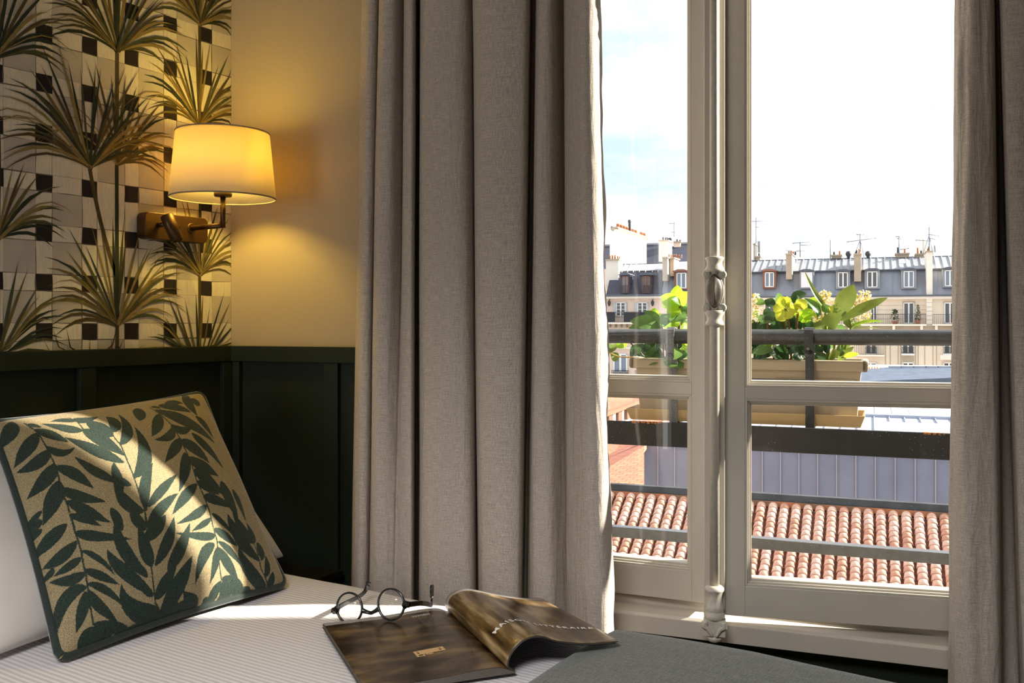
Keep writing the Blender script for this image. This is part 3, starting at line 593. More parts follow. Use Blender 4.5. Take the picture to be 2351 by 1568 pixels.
# ================================================================== WALL LAMP
BRONZE = mat('brushed_bronze', S(86, 62, 38), rough=.38, metal=.75, noise=(30, .12), stretch=(1, 1, 30))
lamp = thing('wall_lamp', 'bronze wall lamp with a glowing drum shade and small reading spot', 'lamp', (.0, -.19, 1.42))
LX, LY = .152, -.154
def rrect(y0, y1, z0, z1, r, k=5):
    out = []
    for cy, cz, a0 in ((y1-r, z0+r, -90), (y1-r, z1-r, 0), (y0+r, z1-r, 90), (y0+r, z0+r, 180)):
        out += [(cy+r*math.cos(math.radians(a0+90*i/k)), cz+r*math.sin(math.radians(a0+90*i/k))) for i in range(k+1)]
    return out
m = MB(); m.prism(rrect(-.278, -.101, 1.393, 1.4545, .013), .003, .035, 'x'); m.build('back_plate', BRONZE, lamp, bevel=.0015)
m = MB(); m.lathe([(.0125, 0), (.0125, .0012), (.0100, .0016)], (0, 0, 0), 24, M=Matrix.Translation((.035, -.150, 1.4265)) @ Matrix.Rotation(math.pi/2, 4, 'Y')); m.build('touch_ring', mat('bronze_dark', S(78, 56, 34), rough=.4, metal=.7), lamp)
MB().box(.035, .0385, -.1865, -.1845, 1.4185, 1.4275).build('switch', mat('switch_dark', S(30, 24, 18), rough=.5), lamp)
m = MB(); m.tube([(.035, -.150, 1.4265), (LX-.004, LY, 1.4265)], .0062, 12); m.tube([(LX, LY, 1.4205), (LX, LY, 1.497)], .0062, 12); m.build('arm', BRONZE, lamp)
m = MB(); m.lathe([(.019, 0), (.0205, .002), (.0205, .010), (.017, .012)], (LX, LY, 1.4935), 24); m.lathe([(.016, .012), (.016, .05), (.012, .055)], (LX, LY, 1.4935), 20); m.build('lamp_holder', BRONZE, lamp)
SHADE = bpy.data.materials.new('shade_linen'); SHADE.use_nodes = True; t = SHADE.node_tree; b = t.nodes['Principled BSDF']
b.inputs['Base Color'].default_value = (.86, .80, .66, 1); b.inputs['Roughness'].default_value = .9; b.inputs['Specular IOR Level'].default_value = .1
tr = N(t, 'ShaderNodeBsdfTranslucent'); tr.inputs[0].default_value = (.92, .78, .50, 1); mx = N(t, 'ShaderNodeMixShader'); mx.inputs[0].default_value = .5
c_ = N(t, 'ShaderNodeTexCoord'); n_ = N(t, 'ShaderNodeTexNoise'); n_.inputs['Scale'].default_value = 260; p_ = N(t, 'ShaderNodeMapping'); p_.inputs['Scale'].default_value = (.3, .3, 3)
b_p = N(t, 'ShaderNodeBump'); b_p.inputs['Strength'].default_value = .12; t.links.new(c_.outputs['Object'], p_.inputs[0]); t.links.new(p_.outputs[0], n_.inputs['Vector']); t.links.new(n_.outputs['Fac'], b_p.inputs['Height']); t.links.new(b_p.outputs[0], b.inputs['Normal'])
t.links.new(b.outputs[0], mx.inputs[1]); t.links.new(tr.outputs[0], mx.inputs[2]); t.links.new(mx.outputs[0], t.nodes['Material Output'].inputs[0])
ZS0, ZS1, RS0, RS1 = 1.4895, 1.6415, .1200, .1055
m = MB(); m.lathe([(RS0, ZS0), (RS1, ZS1)], (LX, LY, 0), 64, cap=False); sh = m.build('lamp_shade', SHADE, lamp, solid=.0012)
m = MB(); m.lathe([(.034, ZS1-.004), (RS1-.001, ZS1-.003)], (LX, LY, 0), 48, cap=False); m.build('shade_spill_ring', SHADE, sh, solid=.001)  # unseen ring added to hold back light spilling out of the top
TRIM = mat('shade_trim', S(150, 136, 118), rough=.8)
for r, z in ((RS0, ZS0), (RS1, ZS1)):
    m = MB(); m.tube([(LX+r*math.cos(a), LY+r*math.sin(a), z) for a in [2*math.pi*k/64 for k in range(65)]], .0017, 6, cap=False); m.build('shade_trim', TRIM, sh)
m = MB(); m.lathe([(.010, 0), (.012, .008), (.019, .024), (.0205, .034), (.016, .048), (.008, .055), (.001, .057)], (LX, LY, 1.566), 20)
m.build('bulb', mat('bulb_glow', (1, .85, .5), emit=(1.0, .74, .28, 9.0)), lamp)
pl = bpy.data.lights.new('wall_lamp_light', 'POINT'); pl.energy = 9.5; pl.color = (1.0, .70, .12); pl.shadow_soft_size = .034
po = bpy.data.objects.new('wall_lamp_light', pl); sc.collection.objects.link(po); po.location = (LX, LY, 1.598)
# reading spot
m = MB(); m.tube([(.035, -.2435, 1.4265), (.062, -.2435, 1.4265)], .0058, 12); m.build('spot_arm', BRONZE, lamp)
SP0, SP1 = Vector((.066, -.2440, 1.4475)), Vector((.088, -.2315, 1.388)); ax = (SP1-SP0).normalized()
q = Matrix.Translation(SP0) @ ax.to_track_quat('Z', 'Y').to_matrix().to_4x4(); L = (SP1-SP0).length
m = MB(); m.lathe([(.004, 0), (.0135, .0008), (.0150, .003), (.0150, L), (.0132, L), (.0132, L-.01), (.002, L-.011)], (0, 0, 0), 28, M=q, cap=False); m.build('spot_head', BRONZE, lamp)
m = MB(); m.lathe([(.002, L-.0095), (.0128, L-.0093)], (0, 0, 0), 20, M=q, cap=False); m.build('spot_lens', mat('spot_lens_dark', S(14, 13, 12), rough=.15), lamp)

# ================================================================== BEDSIDE SHELF in the corner
NW = mat('dark_lacquer', S(26, 20, 16), rough=.35, noise=(20, .3), stretch=(1, 9, 1))
ns = thing('bedside_table', 'small dark wooden bedside table in the corner between bed and curtain', 'table', (.18, -.06, 0))
m = MB(); m.prism([(.024, -.128), (.345, -.128), (.345, .045), (.024, -.022)], .588, .604, 'z'); m.build('tabletop', NW, ns, bevel=.0015)
m = MB(); m.prism([(.030, -.122), (.338, -.122), (.338, .036), (.030, -.028)], .44, .588, 'z'); m.build('drawer_box', NW, ns, bevel=.001)
MB().box(.338, .343, -.112, .026, .452, .578).build('drawer_front', NW, ns, bevel=.001)
MB().tube([(.347, -.06, .515), (.347, -.02, .515)], .004, 8).build('drawer_pull', mat('brass_dull', S(120, 96, 52), rough=.4, metal=.8), ns)
for ax_, ay_ in ((.045, -.110), (.325, -.110), (.045, -.040), (.325, .018)): MB().box(ax_-.012, ax_+.012, ay_-.012, ay_+.012, 0, .44).build('leg', NW, ns)

# ================================================================== MAGAZINE
mag = thing('magazine', 'open glossy magazine with dark photographs and one page curling over', 'magazine', (.93, -.35, .655))
ME1, ME2 = Vector((.8171, -.5764, 0)), Vector((.5764, .8171, 0)); MST = Vector((.727, -.419, 0))+ME2*.235
def mp_(a, b, z): return MST+ME2*a+ME1*b+Vector((0, 0, z))        # a: across from the fold, b: down the page
MW_, MH_ = .235, .322; BT = .6585
def lz(a):                                          # top of the left-hand block of pages
    x = -a; return BT+.0095+.004*math.exp(-((x-.05)/.05)**2)-.008*math.exp(-(x/.016)**2)
PAPER = mat('page_edges', S(104, 97, 89), rough=.7, noise=(260, .4), stretch=(1, 1, 14))
m = MB(); na = 30
for k in range(na):
    a0, a1 = -MW_*k/na, -MW_*(k+1)/na
    for b0, b1, fl in ((0, MH_, 0),):
        pass
top = [(-MW_*k/na) for k in range(na+1)]
vs = []
for a in top:
    for b_ in (0, MH_): vs += [mp_(a, b_, BT), mp_(a, b_, lz(a)-.0006)]
fs = []
for k in range(na):
    o_ = 4*k; fs += [(o_, o_+1, o_+5, o_+4), (o_+2, o_+6, o_+7, o_+3), (o_+1, o_+3, o_+7, o_+5), (o_, o_+4, o_+6, o_+2)]
fs += [(0, 2, 3, 1), (4*na, 4*na+1, 4*na+3, 4*na+2)]
m.add(vs, fs); m.build('page_block', PAPER, mag)
for q in range(4):                                  # a few separate leaves standing proud at the edges
    m = MB(); dz = .0022*q+.001; da = .0015*(q % 2)+.0008
    m.box(-MW_-da, -MW_+.002, 0+.002, MH_-.001, 0, .0005); 
    me = MB(); [me.add([mp_(x, y, BT+dz+z) for x, y, z in m.v], m.f)]
    me.build('page', PAPER, mag)
def page_mat(name, warm):
    mt = bpy.data.materials.new(name); mt.use_nodes = True; t = mt.node_tree; b = t.nodes['Principled BSDF']
    b.inputs['Roughness'].default_value = .28; b.inputs['Specular IOR Level'].default_value = .55; b.inputs['Coat Weight'].default_value = .35; b.inputs['Coat Roughness'].default_value = .12
    c = N(t, 'ShaderNodeTexCoord'); p = N(t, 'ShaderNodeMapping'); p.inputs['Scale'].default_value = (2.2, 7.0, 1) if not warm else (7, 1.7, 1)
    n = N(t, 'ShaderNodeTexNoise'); n.inputs['Scale'].default_value = 1.15; n.inputs['Detail'].default_value = 3
    r = N(t, 'ShaderNodeValToRGB'); e = r.color_ramp.elements
    cols = ((.36, S(34, 24, 16)), (.5, S(70, 54, 36)), (.66, S(120, 96, 62))) if not warm else ((.33, S(40, 26, 12)), (.5, S(104, 80, 44)), (.68, S(186, 160, 116)))
    e[0].position, e[0].color = cols[0][0], (*cols[0][1], 1); e[1].position, e[1].color = cols[2][0], (*cols[2][1], 1); q = e.new(cols[1][0]); q.color = (*cols[1][1], 1)
    t.links.new(c.outputs['UV'], p.inputs[0]); t.links.new(p.outputs[0], n.inputs['Vector']); t.links.new(n.outputs['Fac'], r.inputs[0])
    # pale torn-looking band along the head of the page
    sx = N(t, 'ShaderNodeSeparateXYZ'); t.links.new(c.outputs['UV'], sx.inputs[0])
    p2 = N(t, 'ShaderNodeMapping'); p2.inputs['Scale'].default_value = (14, 0, 1); n2 = N(t, 'ShaderNodeTexNoise'); n2.inputs['Scale'].default_value = 1; n2.inputs['Detail'].default_value = 6; t.links.new(c.outputs['UV'], p2.inputs[0]); t.links.new(p2.outputs[0], n2.inputs['Vector'])
    ma = N(t, 'ShaderNodeMath', operation='MULTIPLY_ADD'); ma.inputs[1].default_value = -.035; t.links.new(n2.outputs['Fac'], ma.inputs[0]); t.links.new(sx.outputs['Y'], ma.inputs[2])
    lt = N(t, 'ShaderNodeMath', operation='LESS_THAN'); lt.inputs[1].default_value = .030; t.links.new(ma.outputs[0], lt.inputs[0])
    mx = N(t, 'ShaderNodeMix', data_type='RGBA'); mx.inputs[7].default_value = (*S(168, 164, 160), 1); t.links.new(lt.outputs[0], mx.inputs[0]); t.links.new(r.outputs[0], mx.inputs[6]); t.links.new(mx.outputs[2], b.inputs['Base Color'])
    return mt
m = MB(); m.grid(lambda u, v: mp_(-MW_*u, MH_*v, lz(-MW_*u)), 40, 24, flip=False); lp = m.build('photo_page', page_mat('dark_photo_page', False), mag)
# small pale house printed on the dark page
CREAM = mat('print_house', S(206, 168, 118), rough=.4); DARKP = mat('print_window', S(52, 38, 26), rough=.4); GREYP = mat('print_text', S(150, 142, 134), rough=.4); WHITEPR = mat('print_white', S(235, 230, 222), rough=.4)  # the dark print is for the little house's windows
m = MB()
def pq(a0, a1, b0, b1, mi, dz): m.add([mp_(a, b, lz(a)+dz) for a, b in ((a0, b0), (a1, b0), (a1, b1), (a0, b1))], [(0, 1, 2, 3)], mi)
ha, hb, hw_, hh_ = -.1290, .200, .0500, .0180
pq(ha, ha+hw_, hb, hb+hh_, 0, .0003)
for k in range(6):
    x = ha+.003+k*(hw_-.006)/6
    pq(x+.0015, x+.0052, hb+.004, hb+.0065, 1, .0005); pq(x+.0015, x+.0052, hb+.009, hb+.0125, 1, .0005); pq(x+.0015, x+.0050, hb+.0125, hb+.0128, 1, .0005)
pq(ha, ha+.014, hb+hh_, hb+.026, 0, .0003); pq(ha+.016, ha+.028, hb+hh_, hb+.022, 0, .0003); pq(ha+.004, ha+.011, hb+.0185, hb+.023, 1, .0005)
m.build('printed_house', [CREAM, DARKP], lp)
m = MB(); rg = random.Random(9)
for k in range(15):
    b0 = .045+k*.0036; a = -.075
    while a < -.020:
        l = rg.uniform(.0015, .0050); pq(a, min(a+l, -.020), b0, b0+.0011, 0, .0004); a += l+.0014
for k in range(2):
    a = -.082
    while a < -.048: l = rg.uniform(.002, .005); pq(a, a+l, .030+k*.005, .0325+k*.005, 1, .0004); a += l+.0012
m.build('printed_text', [GREYP, WHITEPR], lp, kind='stuff')
# right-hand page arching over
NEAR = [(-.002, .6605), (-.010, .6650), (-.0148, .672), (-.0115, .6855), (.0012, .7012), (.020, .7105), (.044, .7100), (.068, .7005), (.104, .6915), (.1415, .6865), (.182, .6845)]
FAR = [(.000, .6605), (-.005, .6650), (-.0085, .6745), (-.0060, .6870), (.0040, .6965), (.026, .7010), (.050, .6965), (.076, .6885), (.110, .6790), (.146, .6712), (.186, .6660)]
nn_ = 6; nc = cr([(a, z, 0) for a, z in NEAR], nn_); fc = cr([(a, z, 0) for a, z in FAR], nn_); K_ = len(nc)-1
def rpage(u, v, off=0., sh=0.):
    x = u*K_; i = min(K_-1, int(x)); f = x-i
    p = nc[i].lerp(nc[i+1], f); q = fc[i].lerp(fc[i+1], f); s_ = v*v*(3-2*v)*.35+v*.65
    c = q.lerp(p, s_); d = (nc[i+1]-nc[i]).lerp(fc[i+1]-fc[i], 1-s_).normalized()
    nrm_ = Vector((-d.y, d.x, 0)); c = c-nrm_*off
    return mp_(c.x, MH_*v, c.y)
def layer_page(name, mt, off, umax, parent=mag, th=.0004, flip=True):
    m = MB(); m.grid(lambda u, v: rpage(u*umax, v, off), K_, 22, flip=flip); return m.build(name, mt, parent, solid=th)
rp_ = layer_page('photo_page', page_mat('warm_photo_page', True), 0., 1.0)
for k, (of, um) in enumerate(((.0011, .995), (.0021, .985), (.0032, .99))): layer_page('page', PAPER if k != 2 else mat('magazine_back', S(34, 32, 30), rough=.35), of, um)
# title and text printed on the curling page
def text_on_page(txt, size, u0, v0, arcR, bold, mt, name, track=1.0):
    cu = bpy.data.curves.new(name, 'FONT'); cu.body = txt; cu.size = size; cu.align_x = 'CENTER'; cu.space_character = track; cu.offset = bold; cu.resolution_u = 2
    ob = bpy.data.objects.new(name, cu); sc.collection.objects.link(ob); bpy.context.view_layer.update()
    me = bpy.data.meshes.new_from_object(ob.evaluated_get(bpy.context.evaluated_depsgraph_get())); bpy.data.objects.remove(ob)
    bm = bmesh.new(); bm.from_mesh(me); bmesh.ops.subdivide_edges(bm, edges=[e for e in bm.edges if e.calc_length() > .003], cuts=2)
    Lc = [0]
    for p, q in zip(nc[:-1], nc[1:]): Lc.append(Lc[-1]+(q-p).length)
    tot = Lc[-1]
    for v in bm.verts:
        th = v.co.x/arcR; x = (arcR+v.co.y)*math.sin(th); y = (arcR+v.co.y)*math.cos(th)-arcR
        su = u0+x; sv = v0-y                            # metres across / down the page
        # arc length along the page -> parameter
        su = min(max(su, 0), tot*.999); i = max(0, min(K_-1, np.searchsorted(Lc, su)-1)); f = (su-Lc[i])/max(1e-6, Lc[i+1]-Lc[i])
        v.co = rpage((i+f)/K_, min(max(sv/MH_, 0), .999), -.0009)
    bm.to_mesh(me); bm.free(); me.materials.clear(); me.materials.append(mt)
    return me
me = text_on_page('MAISON LITTÉRAIRE', .0165, .137, .232, .30, .0005, WHITEPR, 'title', 1.28); link('printed_title', me, rp_)
for k, line in enumerate(('au coeur de la fin du livre,', 'le fil des rues une maison', 'ouvre ses pages et le jardin')):
    me = text_on_page(line, .0058, .128, .2450+.0075*k, .30-.0075*k, 0, GREYP, 'lines', 1.1); link('printed_text', me, rp_)

# ================================================================== GLASSES (lying upside down)
gls = thing('eyeglasses', 'round black framed eyeglasses resting upside down on sheet and magazine', 'glasses', (.785, -.355, .66))
ACET = mat('black_acetate', S(16, 15, 15), rough=.16, spec=.6, coat=.5); LENS = glass_mat('spectacle_glass', .6)
SILV = mat('rivet_steel', S(200, 200, 200), rough=.25, metal=1.)
GL, GR = Vector((.7422, -.3648, .6535)), Vector((.8259, -.3480, .6695)); gx = (GR-GL).normalized()
gback = Vector((-gx.y, gx.x, 0)).normalized(); gup = (gback*.16+Vector((0, 0, 1))).normalized(); gup = (gup-gx*gup.dot(gx)).normalized(); gn = gx.cross(gup)
RL = .0285
cL, cR = GL+gup*(RL+.0005)+gx*.0, GR+gup*(RL+.0005)
fr_ = MB()
def ring(c, r, w, d, mb):
    n = 48; prof_ = [(r-w, -d/2), (r-w*.2, -d/2), (r, -d/4), (r, d/4), (r-w*.2, d/2), (r-w, d/2)]
    vs = []
    for k in range(n):
        a = 2*math.pi*k/n
        for rr, dd in prof_: vs.append(c+(gx*math.cos(a)+gup*math.sin(a))*rr+gn*dd)
    q = len(prof_); fs = [(k*q+i, ((k+1) % n)*q+i, ((k+1) % n)*q+(i+1) % q, k*q+(i+1) % q) for k in range(n) for i in range(q)]
    mb.add(vs, fs, 0, True)
for c in (cL, cR): ring(c, RL, .0036, .0042, fr_)
dist = (cR-cL).length; mid = (cL+cR)/2
br = cr([cL+gx*(RL*.93)-gup*RL*.22, mid-gx*.0075-gup*.0098-gn*.001, mid-gup*.0118-gn*.0015, mid+gx*.0075-gup*.0098-gn*.001, cR-gx*(RL*.93)-gup*RL*.22], 6)
fr_.tube(br, [.0050, .0046, .0042, .0040, .0038, .0036, .0035]+[.0034]*(len(br)-14)+[.0035, .0036, .0038, .0040, .0042, .0046, .0050], 10)
hin = []
for sg, c in ((-1, cL), (1, cR)):
    p0 = c+gx*sg*(RL*.92)-gup*.002; p1 = c+gx*sg*(RL+.0085)-gup*.003
    fr_.tube([p0, p0.lerp(p1, .5), p1], [.0095, .0062, .0058], 4, smooth=False); hin.append(p1)
fr_.build('frame_front', ACET, gls, bevel=.0006)
for c in (cL, cR):
    m = MB(); m.lathe([(RL-.003, -.0006), (RL-.003, .0006)], (0, 0, 0), 40, M=Matrix.Translation(c) @ Matrix((tuple(gx)+(0,), tuple(gup)+(0,), tuple(gn)+(0,), (0, 0, 0, 1))).transposed()); m.build('lens', LENS, gls)
for sg, h in zip((-1, 1), hin):
    for dz in (-.0018, .0018): MB().lathe([(.0007, -.0003), (.0007, .0003)], (0, 0, 0), 8, M=Matrix.Translation(h+gx*(-sg*.004)-gn*0.0048*(-1)+gup*dz) @ gn.to_track_quat('Z', 'Y').to_matrix().to_4x4()).build('rivet', SILV, gls)
def bar(pts, hw, ht, mb):
    vs = []; n = len(pts)
    for i, p in enumerate(pts):
        d = (pts[min(i+1, n-1)]-pts[max(i-1, 0)]).normalized(); a = d.cross(Vector((0, 0, 1))); a = a.normalized() if a.length > .1 else gx; u = a.cross(d).normalized()
        for x, y in ((-1, -1), (1, -1), (1, 1), (-1, 1)): vs.append(p+a*x*ht[i]/2+u*y*hw[i]/2)
    fs = [(i*4+k, i*4+(k+1) % 4, (i+1)*4+(k+1) % 4, (i+1)*4+k) for i in range(n-1) for k in range(4)]+[(3, 2, 1, 0), tuple((n-1)*4+k for k in range(4))]
    mb.add(vs, fs)
TL_ = [hin[0]-gn*0.002, Vector((0.7005, -0.3400, 0.6765)), Vector((0.6900, -0.3000, 0.6745)), Vector((0.6800, -0.2640, 0.6740)), Vector((0.6785, -0.2520, 0.6790)), Vector((0.6800, -0.2470, 0.6880)), Vector((0.6810, -0.2455, 0.6940))]
TR_ = [hin[1]-gn*0.002, Vector((0.8570, -0.3100, 0.6970)), Vector((0.8500, -0.2800, 0.6870)), Vector((0.8425, -0.2575, 0.6780)), Vector((0.8398, -0.2520, 0.6850)), Vector((0.8388, -0.2505, 0.6990)), Vector((0.8383, -0.2495, 0.7130))]
for pts in (TL_, TR_):
    m = MB(); bar(cr(pts, 4), [.0086]*9+[.0080]*4+[.0080]*4+[.0090]*4+[.0100]*3+[.0060], [.0030]*9+[.0032]*10+[.0036]*5+[.0024], m); m.build('temple', ACET, gls, bevel=.0008)
# ================================================================== BALCONY RAILING
IRON = mat('dark_iron', S(66, 68, 72), rough=.42, metal=.15, noise=(55, .3), bump=(90, .2))
IRON2 = mat('black_iron', S(44, 44, 46), rough=.5, metal=.1, noise=(25, .25), bump=(90, .2))
rail = thing('balcony_railing', 'dark iron balcony railing with round handrail outside the window', 'railing', (1.25, .27, .62), FW)
RN = .27
m = MB(); m.tube([(-.1, .12, 1.166), (-.1, RN, 1.166), (2.62, RN, 1.166), (2.62, .12, 1.166)], .0178, 16); m.build('handrail', IRON, rail, FW)
m = MB(); m.box(-.1, 2.62, RN-.006, RN+.006, .899, .957); m.build('flat_bar', IRON2, rail, FW, bevel=.001)
m = MB(); m.box(-.1, 2.62, RN-.014, RN+.014, .672, .697); m.build('lower_bar', mat('polished_iron', S(74, 76, 80), rough=.22, spec=1.0, noise=(55, .3)), rail, FW, bevel=.001)
for sx in (-.1, 2.62):
    m = MB(); m.box(sx-.012, sx+.012, RN-.012, RN+.012, .60, 1.166); m.box(sx-.012, sx+.012, .10, RN, .676, .694); m.build('post', IRON2, rail, FW)
RUST = mat('rust', S(196, 120, 62), rough=.9, noise=(300, .4))
rg = random.Random(2)
for s0, s1 in ((.985, 1.055), (1.640, 1.685), (1.735, 1.755)):
    m = MB(); s_ = s0
    while s_ < s1:
        w_ = rg.uniform(.002, .007); m.box(s_, s_+w_, RN-.0068, RN+.0068, .957-rg.uniform(.0015, .0042), .9576); s_ += w_+rg.uniform(0, .006)
    m.build('rust_patch', RUST, rail, FW)
# ---- planter hung outside the rail
PLAST = mat('taupe_plastic', S(172, 156, 134), rough=.55, bump=(300, .08)); PLAST2 = mat('tan_plastic', S(196, 168, 122), rough=.55, bump=(300, .08))
plb = thing('planter_box', 'long taupe plastic planter box hanging on the balcony railing', 'planter', (1.247, .37, .965), FW)
def tub(mb, s0, s1, n0, n1, z0, t_s, t_n, z1, wall=.004):     # open tapered box
    o0 = [(s0+t_s, n0+t_n), (s1-t_s, n0+t_n), (s1-t_s, n1-t_n), (s0+t_s, n1-t_n)]; o1 = [(s0, n0), (s1, n0), (s1, n1), (s0, n1)]
    i1 = [(s0+wall, n0+wall), (s1-wall, n0+wall), (s1-wall, n1-wall), (s0+wall, n1-wall)]; i0 = [(a+(wall if k in (0, 3) else -wall), b+(wall if k < 2 else -wall)) for k, (a, b) in enumerate(o0)]
    vs = [(a, b, z0) for a, b in o0]+[(a, b, z1) for a, b in o1]+[(a, b, z1) for a, b in i1]+[(a, b, z0+wall) for a, b in i0]
    fs = [(3, 2, 1, 0), (12, 13, 14, 15)]+[(k, (k+1) % 4, 4+(k+1) % 4, 4+k) for k in range(4)]+[(4+k, 4+(k+1) % 4, 8+(k+1) % 4, 8+k) for k in range(4)]+[(8+k, 8+(k+1) % 4, 12+(k+1) % 4, 12+k) for k in range(4)]
    mb.add(vs, fs)
PN0, PN1 = .300, .455
m = MB(); tub(m, .983, 1.512, PN0+.010, PN1-.010, .972, .010, .008, 1.098); m.build('tub', PLAST, plb, FW, bevel=.004)
m = MB()
for a0, a1, b0, b1 in ((.968, 1.527, PN0, PN0+.016), (.968, 1.527, PN1-.016, PN1), (.968, .986, PN0, PN1), (1.509, 1.527, PN0, PN1)): m.box(a0, a1, b0, b1, 1.086, 1.112)
m.build('rim', PLAST, plb, FW, bevel=.006)
m = MB(); tub(m, .962, 1.520, PN0-.004, PN1+.004, .958, .010, .008, .986, .003); m.build('drip_tray', PLAST2, plb, FW, bevel=.002)
m = MB(); m.box(.995, 1.500, PN0+.018, PN1-.018, .985, 1.080); m.build('soil', mat('soil', S(52, 38, 28), rough=1., noise=(80, .5), bump=(120, 1.)), plb, FW)
for k in range(2): MB().box(1.02+.30*k, 1.20+.30*k, PN0+.0085, PN0+.011, 1.030, 1.068).build('moulded_panel', PLAST, plb, FW, bevel=.001)
GALV = mat('galvanised_steel', S(120, 122, 124), rough=.55, metal=.3, noise=(400, .45), bump=(300, .3))
for k, (sc_, lab, ze) in enumerate(((1.0815, 'galvanised hook bracket near the leafy left end of the planter', 1.118), (1.3995, 'dark steel hook bracket beside the flowering plants on the planter', 1.128))):
    bk = thing('planter_bracket', lab, 'bracket', (sc_, .29, .95), FW, group='hook brackets holding the planter')
    w = .0098; m = MB()
    arc_ = [(RN-.0215, ze)]+[(RN-.0215*math.cos(a), 1.166+.0215*math.sin(a)) for a in [math.pi*q/8 for q in range(9)]]+[(RN+.0235, 1.10), (RN+.0245, .955)]
    for (p, q) in zip(arc_[:-1], arc_[1:]):
        d = Vector((q[0]-p[0], q[1]-p[1])); nn = Vector((-d.y, d.x)).normalized()*.0015
        a_ = [(p[0]-nn.x, p[1]-nn.y), (q[0]-nn.x, q[1]-nn.y), (q[0]+nn.x, q[1]+nn.y), (p[0]+nn.x, p[1]+nn.y)]
        m.prism(a_, sc_-w, sc_+w, 'x')
    m.lathe([(w, 0), (w, .003)], (0, 0, 0), 20, M=Matrix.Translation((sc_, RN-.0200, ze)) @ Matrix.Rotation(math.pi/2, 4, 'X'))
    m.build('hook_strap', GALV if k == 0 else IRON, bk, FW)
    MB().lathe([(.0036, 0), (.0036, .0012), (.0018, .0016)], (0, 0, 0), 14, M=Matrix.Translation((sc_-.001, RN-.0230, ze+.012)) @ Matrix.Rotation(math.pi/2, 4, 'X')).build('screw', GALV, bk, FW)
    m = MB().box(sc_-w, sc_+w, RN+.0245, PN1+.01, .951, .9545); m.tube([(sc_, RN+.03, .951), (sc_-.075, RN+.02, .925)], .0028, 6); m.build('support_arm', GALV if k == 0 else IRON, bk, FW)
m = MB(); m.box(1.08, 1.40, .2945, .2975, 1.062, 1.067); m.tube([(1.08, .30, .9535), (1.40, .30, .9495)], .003, 6); m.build('tie_rod', IRON, plb, FW)

# ================================================================== PLANTS
def leafmat(name, c, c2, transl=.5): return mat(name, c, rough=.42, spec=.5, noise=(35, .2), col2=c2, transl=transl)
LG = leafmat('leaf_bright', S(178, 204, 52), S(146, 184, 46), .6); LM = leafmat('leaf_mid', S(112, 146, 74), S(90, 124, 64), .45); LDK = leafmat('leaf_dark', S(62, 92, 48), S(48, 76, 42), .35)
LOL = leafmat('leaf_olive', S(128, 142, 62), S(110, 126, 56), .38); PET = leafmat('petal_lime', S(206, 206, 70), S(188, 196, 60), .5)
STEMR = mat('stem_red', S(112, 76, 54), rough=.6); STEMG = mat('stem_green', S(130, 144, 52), rough=.6, transl=.2)
prg = random.Random(21)
def leafmesh(b, t, width, bow, face, fold=.18, obov=.55, wav=.0, nu=8, nv=4):
    """b, t base and tip (s, n, z); face: the direction the blade looks; bow lifts the middle"""
    b, t, face = Vector(b), Vector(t), Vector(face); d = t-b; L = d.length; d.normalize()
    a = d.cross(face); a = a.normalized() if a.length > .05 else d.cross(Vector((0, 0, 1))).normalized(); f = a.cross(d).normalized()
    ph = prg.uniform(0, 6)
    def fn(u, v):
        w = math.sin(math.pi*min(1, (.02+.97*u)**(obov*1.2+.35)))**.8*width/2; x = 2*v-1
        p = b+d*L*u+f*(bow*L*math.sin(math.pi*u)); p = p+a*x*w+f*(abs(x)*fold*w+wav*w*math.sin(u*9+ph)*x)
        return p
    return fn, nu, nv
def leaf(parent, mt, b, t, width, bow=.12, face=(0, -1, .35), name='leaf', **kw):
    fn, nu, nv = leafmesh(b, t, width, bow, face, **kw); m = MB(); m.grid(fn, nu, nv); return m.build(name, mt, parent, FW)
SCL = 2.45/2150                            # metres per picture unit out at the planter
def at(ox, oy, k, x, y, n): s_, z_ = wp(ox+x/k, oy+y/k, n); return (s_, n, z_)
def plant_leaves(parent, org, rows, nrange, mats, **kw):
    ox, oy, k = org
    for (bx, by, tx, ty, w, mi) in rows:
        n0 = prg.uniform(*nrange); n1 = n0+prg.uniform(-.035, .03)
        if by > 1050*(k/7.13) and nrange[0] < .3: pass
        leaf(parent, mats[mi], at(ox, oy, k, bx, by, n0), at(ox, oy, k, tx, ty, n1), w/k*SCL*1.22, prg.uniform(.04, .16), (prg.uniform(-.5, .5), -1, prg.uniform(.0, .7)), **kw)
MS = [LG, LM, LDK, LOL, PET]
# left: leafy plant
p1 = thing('leafy_plant', 'bushy bright green leafy plant at the left end of the planter', 'plant', (1.06, .37, 1.08), FW)
OA = (1380, 640, 7.127)
def stemtube(parent, org, pts, n, r, mt, name='stem'):
    ox, oy, k = org; P = [at(ox, oy, k, x, y, n+dn) for x, y, dn in pts]; m = MB(); m.tube(cr(P, 4), r, 6); m.build(name, mt, parent, FW)
stemtube(p1, OA, [(1290, 430, 0), (1282, 640, 0), (1270, 830, 0), (1230, 1330, 0)], .37, .0032, STEMR)
stemtube(p1, OA, [(1000, 790, 0), (1010, 900, 0), (1030, 1330, 0)], .37, .0026, STEMR)
stemtube(p1, OA, [(1005, 640, 0), (1005, 800, 0)], .37, .0018, STEMR)
stemtube(p1, OA, [(-160, 1110, 0), (0, 1155, 0), (150, 1215, 0), (300, 1275, 0), (610, 1290, 0), (760, 1320, 0)], .36, .0020, mat('stem_straw', S(190, 160, 92), rough=.7))
stemtube(p1, OA, [(470, 1040, 0), (560, 1130, 0), (690, 1260, 0)], .33, .0020, STEMR)
